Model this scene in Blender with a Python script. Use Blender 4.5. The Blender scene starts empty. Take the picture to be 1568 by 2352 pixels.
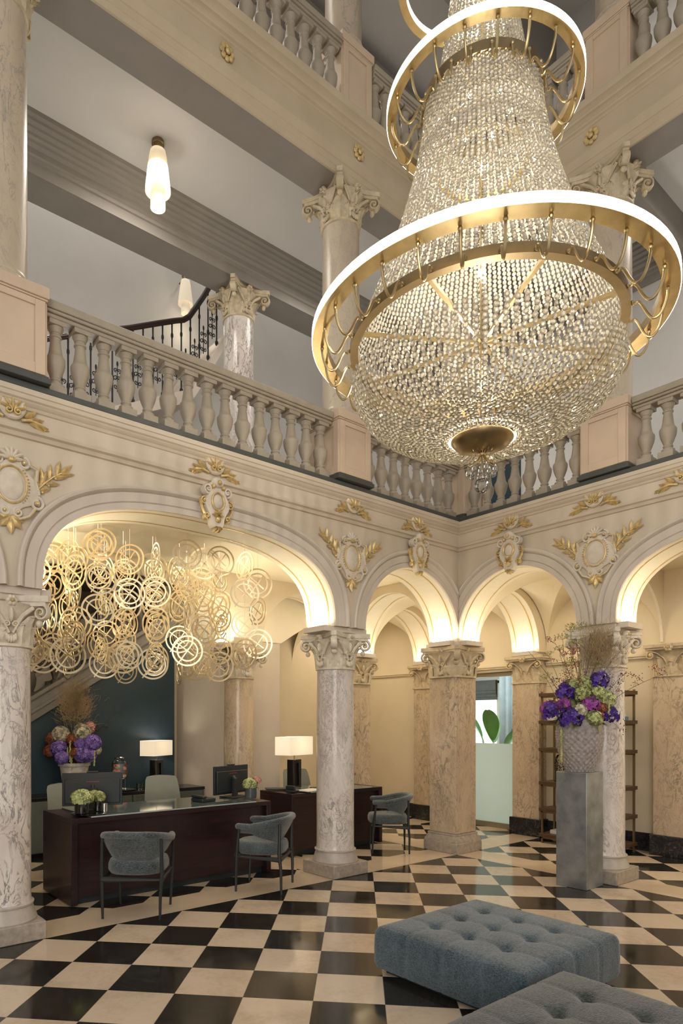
import bpy, bmesh, math, random
from math import pi, sin, cos, sqrt, radians as R
from mathutils import Vector, Matrix
import numpy as np
random.seed(7)
SC = bpy.context.scene
COL = SC.collection

# ------------------------------------------------------------------ camera, world, exposure
EYE = 1.55
cam = bpy.data.cameras.new('camera')
cam.sensor_fit = 'HORIZONTAL'; cam.sensor_width = 36.0
cam.lens = 36.0 * 1486.33 / 1568
cam.shift_x = (784 - 640.95) / 1568
cam.shift_y = (1658.6 - 1176) / 1568
cam.clip_start = 0.05; cam.clip_end = 100
co = bpy.data.objects.new('camera', cam); COL.objects.link(co)
co.location = (0, 0, EYE); co.rotation_euler = (R(90), 0, R(52 - 90))
SC.camera = co

WORLD_STRENGTH = 0.57
w = bpy.data.worlds.new('world'); SC.world = w; w.use_nodes = True
bgn = w.node_tree.nodes['Background']
bgn.inputs[0].default_value = (1.0, 0.955, 0.90, 1); bgn.inputs[1].default_value = WORLD_STRENGTH
SC.view_settings.view_transform = 'Standard'; SC.view_settings.look = 'None'
SC.view_settings.gamma = 1; SC.view_settings.use_curve_mapping = False
SC.view_settings.exposure = 0.0
cy = SC.cycles
cy.max_bounces = 7; cy.diffuse_bounces = 4; cy.glossy_bounces = 4; cy.transmission_bounces = 6
cy.transparent_max_bounces = 24; cy.caustics_reflective = False; cy.caustics_refractive = False
cy.sample_clamp_indirect = 6.0; cy.use_denoising = True
cy.blur_glossy = 0.5

WARM = (1.0, 0.74, 0.42)
def area(name, loc, size, power, color=(1, 1, 1), rot=(0, 0, 0), size_y=None, spread=None):
    l = bpy.data.lights.new(name, 'AREA'); l.energy = power; l.color = color
    l.shape = 'RECTANGLE'; l.size = size; l.size_y = size_y or size
    if spread: l.spread = spread
    o = bpy.data.objects.new(name, l); o.location = loc; o.rotation_euler = rot; COL.objects.link(o); return o
def point(name, loc, power, color=WARM, r=0.05):
    l = bpy.data.lights.new(name, 'POINT'); l.energy = power; l.color = color; l.shadow_soft_size = r
    o = bpy.data.objects.new(name, l); o.location = loc; COL.objects.link(o); return o
# daylight from the tall windows behind the camera
area('window_daylight', (-4.2, -3.6, 3.6), 4.5, 330, (1.0, 0.93, 0.84), (R(80), 0, R(-48)), 6.0)
# ceiling lights of the aisles (warm)
for n_, (x_, y_, p_) in enumerate([(5.55, 5.8, 10), (7.4, 5.8, 10), (7.4, 4.0, 10), (7.4, 1.5, 34), (7.35, 7.6, 9), (7.0, 7.5, 3)]):
    area('aisle_downlight', (x_, y_, 3.16), 0.5, p_, (1.0, 0.83, 0.60))
area('reception_fill', (2.9, 5.8, 3.325), 2.2, 20, (1.0, 0.85, 0.62), size_y=0.7)  # added fill below the ceiling, lights the desk
area('reception_fill', (4.05, 7.35, 3.45), .8, 12, (1.0, 0.85, 0.62))  # added fill, brightens the beige wall beside the navy one
# first and second gallery lights
for (x_, y_, z_, p_) in [(3.0, 5.7, 7.05, 24), (5.5, 5.7, 7.05, 14), (7.4, 5.2, 7.05, 16), (7.4, 2.0, 7.05, 18), (2.5, 7.6, 10.6, 70), (6.0, 7.6, 10.6, 45), (3.5, 5.8, 10.3, 10), (7.4, 3, 10.3, 10)]:
    area('gallery_light', (x_, y_, z_), 0.7, p_, (1.0, 0.94, 0.86))

# added fill just above the gallery floor, brightens its ceiling; no lamps stand there
for (x_, y_, p_) in [(2.2, 5.9, 15), (5.2, 5.9, 12), (7.6, 4.2, 11), (7.6, 1.6, 11)]:
    area('gallery_ceiling_fill', (x_, y_, 3.95), 0.5, p_, (1.0, 0.95, 0.88), (pi, 0, 0))

# ------------------------------------------------------------------ node helpers / materials
MATS = {}
def newmat(name):
    m = bpy.data.materials.new(name); m.use_nodes = True
    nt = m.node_tree; b = nt.nodes['Principled BSDF']
    return m, nt, b
def nd(nt, t, **k):
    n = nt.nodes.new(t)
    for a, v in k.items(): setattr(n, a, v)
    return n
def ramp(nt, fac, stops):
    n = nd(nt, 'ShaderNodeValToRGB'); e = n.color_ramp.elements
    while len(e) < len(stops): e.new(0.5)
    for i, (p, c) in enumerate(stops):
        e[i].position = p; e[i].color = (*c, 1) if len(c) == 3 else c
    nt.links.new(fac, n.inputs[0]); return n.outputs[0]
def coords(nt, scale=1.0, rnd=True):
    tc = nd(nt, 'ShaderNodeTexCoord'); mp = nd(nt, 'ShaderNodeMapping')
    mp.inputs['Scale'].default_value = (scale,) * 3 if not isinstance(scale, tuple) else scale
    nt.links.new(tc.outputs['Object'], mp.inputs[0])
    if rnd:
        oi = nd(nt, 'ShaderNodeObjectInfo'); v = nd(nt, 'ShaderNodeVectorMath', operation='SCALE')
        v.inputs[3].default_value = 37.0
        cb = nd(nt, 'ShaderNodeCombineXYZ')
        for i in range(3): nt.links.new(oi.outputs['Random'], cb.inputs[i])
        nt.links.new(cb.outputs[0], v.inputs[0]); nt.links.new(v.outputs[0], mp.inputs['Location'])
    return mp.outputs[0]
def noise(nt, vec, scale, detail=4, rough=0.55, dist=0.0):
    n = nd(nt, 'ShaderNodeTexNoise'); n.inputs['Scale'].default_value = scale
    n.inputs['Detail'].default_value = detail; n.inputs['Roughness'].default_value = rough
    n.inputs['Distortion'].default_value = dist
    nt.links.new(vec, n.inputs['Vector']); return n.outputs['Fac']
def bump(nt, b, h, strength, dist=0.01):
    n = nd(nt, 'ShaderNodeBump'); n.inputs['Strength'].default_value = strength; n.inputs['Distance'].default_value = dist
    nt.links.new(h, n.inputs['Height']); nt.links.new(n.outputs[0], b.inputs['Normal'])
def plain(name, col, rough=0.6, metal=0.0, var=0.08, scale=6, bmp=0.0, spec=None, coat=0):
    m, nt, b = newmat(name)
    v = coords(nt); f = noise(nt, v, scale)
    lo = tuple(c * (1 - var) for c in col); hi = tuple(min(1, c * (1 + var)) for c in col)
    nt.links.new(ramp(nt, f, [(0.3, lo), (0.7, hi)]), b.inputs['Base Color'])
    b.inputs['Roughness'].default_value = rough; b.inputs['Metallic'].default_value = metal
    if spec is not None: b.inputs['Specular IOR Level'].default_value = spec
    if coat: b.inputs['Coat Weight'].default_value = coat; b.inputs['Coat Roughness'].default_value = 0.08
    if bmp: bump(nt, b, noise(nt, v, scale * 12), bmp, 0.003)
    MATS[name] = m; return m
def emit(name, col, strength):
    m, nt, b = newmat(name)
    b.inputs['Base Color'].default_value = (*col, 1)
    b.inputs['Emission Color'].default_value = (*col, 1); b.inputs['Emission Strength'].default_value = strength
    MATS[name] = m; return m
def marble(name, base, vein, vein2, scale=2.2, rough=0.16, stretch=(1, 1, 0.45), amount=0.05):
    m, nt, b = newmat(name)
    v = coords(nt, stretch)
    rot = nd(nt, 'ShaderNodeVectorRotate'); rot.inputs['Axis'].default_value = (1, 0.4, 0); rot.inputs['Angle'].default_value = 0.6
    nt.links.new(v, rot.inputs[0]); v = rot.outputs[0]
    cl = noise(nt, v, scale * 0.9, 6, 0.6, 1.2)
    base_c = ramp(nt, cl, [(0.35, base), (0.66, vein2)])
    n1 = noise(nt, v, scale * 1.8, 9, 0.62, 1.6)
    d = nd(nt, 'ShaderNodeMath', operation='SUBTRACT'); d.inputs[1].default_value = 0.5; nt.links.new(n1, d.inputs[0])
    a = nd(nt, 'ShaderNodeMath', operation='ABSOLUTE'); nt.links.new(d.outputs[0], a.inputs[0])
    mask = ramp(nt, a.outputs[0], [(0.0, (1, 1, 1)), (amount, (0, 0, 0))])
    n2 = noise(nt, v, scale * 0.7, 3)
    patch = ramp(nt, n2, [(0.38, (0.12, 0.12, 0.12)), (0.62, (1, 1, 1))])
    mm = nd(nt, 'ShaderNodeMix', data_type='RGBA', blend_type='MULTIPLY'); mm.inputs[0].default_value = 1
    nt.links.new(mask, mm.inputs[6]); nt.links.new(patch, mm.inputs[7])
    n3 = noise(nt, v, scale * 3.4, 9, 0.66, 2.2)
    d3 = nd(nt, 'ShaderNodeMath', operation='SUBTRACT'); d3.inputs[1].default_value = 0.52; nt.links.new(n3, d3.inputs[0])
    a3 = nd(nt, 'ShaderNodeMath', operation='ABSOLUTE'); nt.links.new(d3.outputs[0], a3.inputs[0])
    fine = ramp(nt, a3.outputs[0], [(0.0, (.75, .75, .75)), (amount*.8, (0, 0, 0))])
    fm = nd(nt, 'ShaderNodeMix', data_type='RGBA', blend_type='MULTIPLY'); fm.inputs[0].default_value = 1
    patch2 = ramp(nt, noise(nt, v, scale * 1.1, 4), [(0.42, (0.0, 0.0, 0.0)), (0.60, (1, 1, 1))])
    nt.links.new(fine, fm.inputs[6]); nt.links.new(patch2, fm.inputs[7])
    sm = nd(nt, 'ShaderNodeMix', data_type='RGBA', blend_type='LIGHTEN'); sm.inputs[0].default_value = 1
    nt.links.new(mm.outputs[2], sm.inputs[6]); nt.links.new(fm.outputs[2], sm.inputs[7])
    mx = nd(nt, 'ShaderNodeMix', data_type='RGBA'); nt.links.new(sm.outputs[2], mx.inputs[0])
    nt.links.new(base_c, mx.inputs[6]); mx.inputs[7].default_value = (*vein, 1)
    nt.links.new(mx.outputs[2], b.inputs['Base Color'])
    b.inputs['Roughness'].default_value = rough
    MATS[name] = m; return m

plain('facade', (0.64, 0.55, 0.435), 0.55, var=0.07, scale=2.5, bmp=0.05)
plain('facade_upper', (0.55, 0.455, 0.33), 0.55, var=0.07, scale=2.5, bmp=0.05)
plain('facade_grey', (0.66, 0.585, 0.505), 0.5, var=0.05, scale=2.5)
plain('cream', (0.76, 0.665, 0.495), 0.6, var=0.04, scale=2)
plain('vault_cream', (0.86, 0.77, 0.58), 0.6, var=0.03, scale=2)
plain('gallery_wall', (0.60, 0.58, 0.555), 0.7, var=0.04, scale=1.5)
plain('gallery_ceiling', (0.74, 0.72, 0.69), 0.7, var=0.03, scale=1.5)
plain('beam_grey', (0.27, 0.245, 0.215), 0.55, var=0.06, scale=3)
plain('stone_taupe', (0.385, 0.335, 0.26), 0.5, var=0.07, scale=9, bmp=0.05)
plain('pedestal_tan', (0.64, 0.50, 0.37), 0.5, var=0.05, scale=4)
plain('dark_strip', (0.075, 0.08, 0.075), 0.35)
plain('gilt', (0.70, 0.53, 0.25), 0.40, 0.4, var=0.25, scale=30)
plain('gilt_line', (0.80, 0.52, 0.12), 0.4, 0.25, var=0.1, scale=20)
plain('plaster_relief', (0.72, 0.64, 0.53), 0.5, var=0.08, scale=20)
plain('capital_stone', (0.72, 0.645, 0.53), 0.5, var=0.16, scale=16, bmp=0.12)
plain('capital_ochre', (0.58, 0.485, 0.335), 0.5, var=0.2, scale=14, bmp=0.12)
plain('plinth_stone', (0.40, 0.345, 0.285), 0.5, var=0.2, scale=24, bmp=0.12)
plain('base_stone', (0.50, 0.45, 0.40), 0.4, var=0.12, scale=14)
marble('marble_white', (0.82, 0.765, 0.71), (0.17, 0.155, 0.16), (0.66, 0.585, 0.54), 4.0, amount=0.036)
marble('marble_gallery', (0.60, 0.51, 0.39), (0.28, 0.26, 0.23), (0.50, 0.42, 0.32), 1.8, 0.3, amount=0.018)
marble('marble_tan', (0.64, 0.525, 0.385), (0.20, 0.165, 0.135), (0.52, 0.41, 0.29), 4.0, amount=0.034)
marble('marble_black', (0.012, 0.013, 0.015), (0.16, 0.17, 0.17), (0.02, 0.021, 0.024), 3.0, 0.18, (1, 1, 1), 0.012)
plain('stairwell_shade', (0.17, 0.145, 0.12), 0.7)  # unlit stairwell: its shade is put into this dark colour
plain('navy', (0.018, 0.038, 0.055), 0.5, var=0.15, scale=3)
plain('olive_lacquer', (0.10, 0.115, 0.10), 0.45)
plain('black_top', (0.012, 0.012, 0.013), 0.2)
plain('black_gloss', (0.008, 0.008, 0.009), 0.08, coat=0.5)
plain('black_plastic', (0.02, 0.026, 0.03), 0.42)
plain('chair_wood', (0.022, 0.025, 0.026), 0.38)
plain('bronze', (0.26, 0.19, 0.10), 0.35, 0.8)
plain('shelf_wood', (0.09, 0.05, 0.028), 0.4)
plain('brass', (0.62, 0.49, 0.27), 0.32, 1.0, var=0.12, scale=14)
plain('brass_dark', (0.32, 0.24, 0.13), 0.36, 0.9, var=0.1, scale=14)
plain('ring_metal', (0.80, 0.68, 0.46), 0.32, 0.75, var=0.1, scale=10)
plain('iron', (0.028, 0.03, 0.034), 0.45, 0.4)
plain('handrail', (0.03, 0.014, 0.012), 0.3)
plain('chrome', (0.75, 0.74, 0.72), 0.12, 1.0)
plain('leather_sage', (0.235, 0.255, 0.235), 0.5, bmp=0.1)
plain('leather_taupe', (0.30, 0.275, 0.235), 0.5, bmp=0.1)
plain('zinc', (0.35, 0.385, 0.42), 0.36, 0.75, var=0.28, scale=7)
plain('concrete_vase', (0.38, 0.34, 0.33), 0.85, var=0.28, scale=34, bmp=0.4)
plain('planter_stone', (0.58, 0.545, 0.49), 0.9, var=0.3, scale=14, bmp=0.5)
plain('stair_stone', (0.20, 0.19, 0.175), 0.6)
plain('stair_dark', (0.05, 0.042, 0.036), 0.5)
plain('red_light', (0.25, 0.03, 0.03), 0.4)
plain('paper_white', (0.80, 0.78, 0.74), 0.7)
plain('book_blue', (0.13, 0.27, 0.37), 0.6)
plain('curtain', (0.33, 0.38, 0.42), 0.8, var=0.1)
plain('leaf_green', (0.05, 0.17, 0.02), 0.35, var=0.35)
plain('stem_green', (0.12, 0.15, 0.04), 0.6, var=0.3)
plain('twig', (0.055, 0.04, 0.028), 0.7)
plain('berry', (0.05, 0.012, 0.012), 0.35)
plain('berry_red', (0.30, 0.03, 0.02), 0.4)
plain('umbel', (0.30, 0.31, 0.09), 0.7, var=0.35, scale=20)
plain('smoke', (0.36, 0.25, 0.14), 0.9, var=0.3)
plain('orchid', (0.05, 0.009, 0.22), 0.45, var=0.6, scale=12)
plain('orchid_pink', (0.22, 0.03, 0.24), 0.45, var=0.5, scale=12)
plain('hydrangea_lilac', (0.23, 0.14, 0.50), 0.55, var=0.5, scale=14)
plain('hydrangea_green', (0.50, 0.56, 0.24), 0.6, var=0.3, scale=20)
plain('hydrangea_cream', (0.60, 0.56, 0.40), 0.6, var=0.3, scale=20)
plain('rust_foliage', (0.28, 0.08, 0.035), 0.7, var=0.5, scale=16)
plain('amaranth', (0.45, 0.47, 0.20), 0.8, var=0.3, scale=20)
plain('blossom_pink', (0.62, 0.30, 0.26), 0.6, var=0.3, scale=20)
plain('vase_grey', (0.085, 0.10, 0.11), 0.2)
plain('glass_frame_steel', (0.30, 0.27, 0.21), 0.4, 0.5)
plain('soffit_white', (0.86, 0.80, 0.66), 0.55, var=0.02)
for k_ in ('orchid', 'orchid_pink', 'hydrangea_lilac', 'hydrangea_green', 'hydrangea_cream', 'rust_foliage', 'amaranth', 'blossom_pink'):
    c_ = {'orchid': (.055, .010, .24), 'orchid_pink': (.25, .035, .27), 'hydrangea_lilac': (.24, .15, .52), 'hydrangea_green': (.46, .50, .22), 'hydrangea_cream': (.58, .54, .38), 'rust_foliage': (.28, .08, .035), 'amaranth': (.38, .40, .16), 'blossom_pink': (.62, .30, .26)}[k_]
    plain(k_ + '_dark', tuple(q*.42 for q in c_), 0.6, var=.3, scale=20); plain(k_ + '_light', tuple(min(.85, q*1.35 + .03) for q in c_), 0.5, var=.2, scale=20)
plain('glass_edge', (0.42, 0.50, 0.48), 0.2)
def three(k): return [k, k + '_dark', k + '_light']
def wood(name, a, b_, rough, scale=(1.2, 14, 14), coat=0.15):
    m, nt, b = newmat(name)
    v = coords(nt, scale); f = noise(nt, v, 3.0, 6, 0.6, 0.4)
    nt.links.new(ramp(nt, f, [(0.3, a), (0.7, b_)]), b.inputs['Base Color'])
    b.inputs['Roughness'].default_value = rough; b.inputs['Coat Weight'].default_value = coat
    b.inputs['Coat Roughness'].default_value = 0.12; MATS[name] = m
wood('wenge', (0.010, 0.0035, 0.005), (0.034, 0.010, 0.013), 0.36, coat=0.1)
def fabric(name, a, b_, s=60):
    m, nt, b = newmat(name)
    v = coords(nt); hv = nd(nt, 'ShaderNodeVectorMath', operation='MULTIPLY'); hv.inputs[1].default_value = (.45, .8, 1.9); nt.links.new(v, hv.inputs[0])
    f = noise(nt, hv.outputs[0], s*1.5, 3, 0.75); f2 = noise(nt, v, 5, 3)
    mx = nd(nt, 'ShaderNodeMath', operation='MULTIPLY_ADD'); mx.inputs[1].default_value = 0.35
    nt.links.new(f2, mx.inputs[0]); nt.links.new(f, mx.inputs[2])
    nt.links.new(ramp(nt, mx.outputs[0], [(0.52, a), (0.82, b_)]), b.inputs['Base Color'])
    b.inputs['Roughness'].default_value = 0.9; b.inputs['Sheen Weight'].default_value = 0.5
    b.inputs['Specular IOR Level'].default_value = 0.15
    sv = nd(nt, 'ShaderNodeVectorMath', operation='MULTIPLY'); sv.inputs[1].default_value = (1, 3, 3)
    nt.links.new(v, sv.inputs[0]); bump(nt, b, noise(nt, sv.outputs[0], s, 2, 0.6), 0.7, 0.006); MATS[name] = m
fabric('fabric_blue', (0.013, 0.026, 0.036), (0.098, 0.148, 0.185), 75)
fabric('fabric_grey', (0.011, 0.018, 0.017), (0.082, 0.100, 0.094), 75)
fabric('fabric_chair', (0.014, 0.021, 0.025), (0.15, 0.18, 0.195), 90)
def glassy(name, col, transp, rough=0.03, gloss_col=(1, 1, 1), ior=1.45, diff=None):
    m, nt, b = newmat(name); nt.nodes.remove(b); out = nt.nodes['Material Output']
    t = nd(nt, 'ShaderNodeBsdfTransparent'); t.inputs[0].default_value = (*col, 1)
    g = nd(nt, 'ShaderNodeBsdfGlossy'); g.inputs[0].default_value = (*gloss_col, 1); g.inputs['Roughness'].default_value = rough
    fr = nd(nt, 'ShaderNodeFresnel'); fr.inputs[0].default_value = ior
    mx = nd(nt, 'ShaderNodeMixShader'); nt.links.new(fr.outputs[0], mx.inputs[0])
    body = t.outputs[0]
    if diff:
        d = nd(nt, 'ShaderNodeBsdfDiffuse'); d.inputs[0].default_value = (*diff, 1)
        tl = nd(nt, 'ShaderNodeBsdfTranslucent'); tl.inputs[0].default_value = (*diff, 1)
        m1 = nd(nt, 'ShaderNodeMixShader'); m1.inputs[0].default_value = 0.5
        nt.links.new(d.outputs[0], m1.inputs[1]); nt.links.new(tl.outputs[0], m1.inputs[2])
        m2 = nd(nt, 'ShaderNodeMixShader'); m2.inputs[0].default_value = 1 - transp
        nt.links.new(t.outputs[0], m2.inputs[1]); nt.links.new(m1.outputs[0], m2.inputs[2]); body = m2.outputs[0]
    nt.links.new(body, mx.inputs[1]); nt.links.new(g.outputs[0], mx.inputs[2]); nt.links.new(mx.outputs[0], out.inputs[0])
    MATS[name] = m
glassy('crystal', (1, 0.96, 0.88), 0.32, 0.04, (1, 0.97, 0.90), 1.9, (0.97, 0.90, 0.75))
glassy('clear_glass', (0.96, 0.98, 0.97), 1.0, 0.02)
glassy('crystal_clear', (0.97, 0.97, 0.96), 0.75, 0.02, (1, 1, 1), 1.8, (0.8, 0.76, 0.68))
plain('table_glass', (0.135, 0.17, 0.16), 0.06, var=0.05, coat=0.6)
glassy('frosted_glass', (0.8, 0.9, 0.86), 0.10, 0.25, (1, 1, 1), 1.4, (0.82, 0.90, 0.86))
glassy('fruit_water', (0.9, 0.92, 0.9), 0.25, 0.05, (1, 1, 1), 1.3, (0.92, 0.90, 0.86))
emit('led_white', (1.0, 0.91, 0.77), 6.5)
emit('led_strip', (1.0, 0.88, 0.66), 14.0)
emit('bulb', (1.0, 0.85, 0.6), 30.0)
emit('window_view', (0.80, 0.92, 0.95), 1.1)
def lampshade(name, col, strength):
    m, nt, b = newmat(name)
    v = coords(nt, 90.0, False); f = noise(nt, v, 3.0, 2)
    b.inputs['Base Color'].default_value = (*col, 1); b.inputs['Roughness'].default_value = 0.8
    tl = nd(nt, 'ShaderNodeBsdfTranslucent'); tl.inputs[0].default_value = (*col, 1); ms = nd(nt, 'ShaderNodeMixShader'); ms.inputs[0].default_value = 0.35
    nt.links.new(b.outputs[0], ms.inputs[1]); nt.links.new(tl.outputs[0], ms.inputs[2]); nt.links.new(ms.outputs[0], nt.nodes['Material Output'].inputs[0])
    b.inputs['Emission Color'].default_value = (*col, 1); b.inputs['Emission Strength'].default_value = strength
    bump(nt, b, f, 0.1); MATS[name] = m
lampshade('shade_linen', (0.93, 0.87, 0.77), 0.32)
lampshade('shade_glass', (0.93, 0.87, 0.75), 0.24)

def floor_mat():
    m, nt, b = newmat('floor_checker')
    geo = nd(nt, 'ShaderNodeNewGeometry'); sep = nd(nt, 'ShaderNodeSeparateXYZ'); nt.links.new(geo.outputs['Position'], sep.inputs[0])
    def mth(op, a, b2=None, c=None):
        n = nd(nt, 'ShaderNodeMath', operation=op)
        for i, v in enumerate((a, b2, c)):
            if v is None: continue
            if isinstance(v, (int, float)): n.inputs[i].default_value = v
            else: nt.links.new(v, n.inputs[i])
        return n.outputs[0]
    X, Y = sep.outputs[0], sep.outputs[1]
    s = 0.396; r2 = 1 / sqrt(2)
    p = mth('DIVIDE', mth('SUBTRACT', mth('MULTIPLY', mth('ADD', X, Y), r2), 0.030), s)
    q = mth('DIVIDE', mth('SUBTRACT', mth('MULTIPLY', mth('SUBTRACT', Y, X), r2), 0.2516), s)
    fp, fq = mth('FLOOR', p), mth('FLOOR', q)
    par = mth('MODULO', mth('ABSOLUTE', mth('ADD', fp, fq)), 2.0)      # 1 = black
    # grout lines
    def edge(v):
        f = mth('FRACT', v); return mth('MINIMUM', f, mth('SUBTRACT', 1.0, f))
    grout = mth('LESS_THAN', mth('MINIMUM', edge(p), edge(q)), 0.0035)
    def band(v, lo, hi): return mth('MULTIPLY', mth('GREATER_THAN', v, lo), mth('LESS_THAN', v, hi))
    bd = band(Y, 4.685, 5.095)
    for bb in (mth('MULTIPLY', band(X, 6.285, 6.715), mth('LESS_THAN', Y, 9)), band(Y, 6.46, 6.87), mth('MULTIPLY', band(X, 4.36, 4.78), mth('GREATER_THAN', Y, 5.09))):
        bd = mth('MAXIMUM', bd, bb)
    cell = nd(nt, 'ShaderNodeCombineXYZ'); nt.links.new(fp, cell.inputs[0]); nt.links.new(fq, cell.inputs[1])
    wn = nd(nt, 'ShaderNodeTexWhiteNoise', noise_dimensions='3D'); nt.links.new(cell.outputs[0], wn.inputs['Vector'])
    off = nd(nt, 'ShaderNodeVectorMath', operation='MULTIPLY_ADD'); off.inputs[1].default_value = (9, 9, 9)
    nt.links.new(wn.outputs['Color'], off.inputs[0]); nt.links.new(geo.outputs['Position'], off.inputs[2])
    V = off.outputs[0]
    n1 = noise(nt, V, 2.2, 6, 0.6, 0.6); n2 = noise(nt, V, 26, 4, 0.7)
    mixn = mth('MULTIPLY_ADD', n2, 0.35, mth('MULTIPLY', n1, 0.8))
    cream_c = ramp(nt, mixn, [(0.36, (0.53, 0.425, 0.315)), (0.60, (0.73, 0.615, 0.485)), (0.85, (0.78, 0.665, 0.535))])
    n3 = noise(nt, V, 3.2, 8, 0.65, 1.2)
    vein = mth('ABSOLUTE', mth('SUBTRACT', n3, 0.5))
    blk = ramp(nt, vein, [(0.0, (0.055, 0.05, 0.042)), (0.006, (0.024, 0.022, 0.019)), (0.25, (0.014, 0.014, 0.014))])
    tint = nd(nt, 'ShaderNodeMix', data_type='RGBA', blend_type='MULTIPLY'); nt.links.new(mth('MULTIPLY', wn.outputs['Value'], 0.9), tint.inputs[0])
    nt.links.new(cream_c, tint.inputs[6]); tint.inputs[7].default_value = (0.90, 0.87, 0.84, 1)
    a = nd(nt, 'ShaderNodeMix', data_type='RGBA'); nt.links.new(par, a.inputs[0]); nt.links.new(tint.outputs[2], a.inputs[6]); nt.links.new(blk, a.inputs[7])
    g = nd(nt, 'ShaderNodeMix', data_type='RGBA'); nt.links.new(grout, g.inputs[0]); nt.links.new(a.outputs[2], g.inputs[6]); g.inputs[7].default_value = (0.22, 0.18, 0.14, 1)
    nb = noise(nt, geo.outputs['Position'], 1.6, 6, 0.6, 0.5)
    bc = ramp(nt, nb, [(0.3, (0.58, 0.46, 0.335)), (0.7, (0.72, 0.60, 0.465))])
    o = nd(nt, 'ShaderNodeMix', data_type='RGBA'); nt.links.new(bd, o.inputs[0]); nt.links.new(g.outputs[2], o.inputs[6]); nt.links.new(bc, o.inputs[7])
    nt.links.new(o.outputs[2], b.inputs['Base Color'])
    b.inputs['Roughness'].default_value = 0.11
    rr = ramp(nt, noise(nt, geo.outputs['Position'], 5, 4), [(0.3, (0.07, 0.07, 0.07)), (0.7, (0.17, 0.17, 0.17))]); nt.links.new(rr, b.inputs['Roughness'])
    MATS['floor'] = m
floor_mat()

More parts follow.
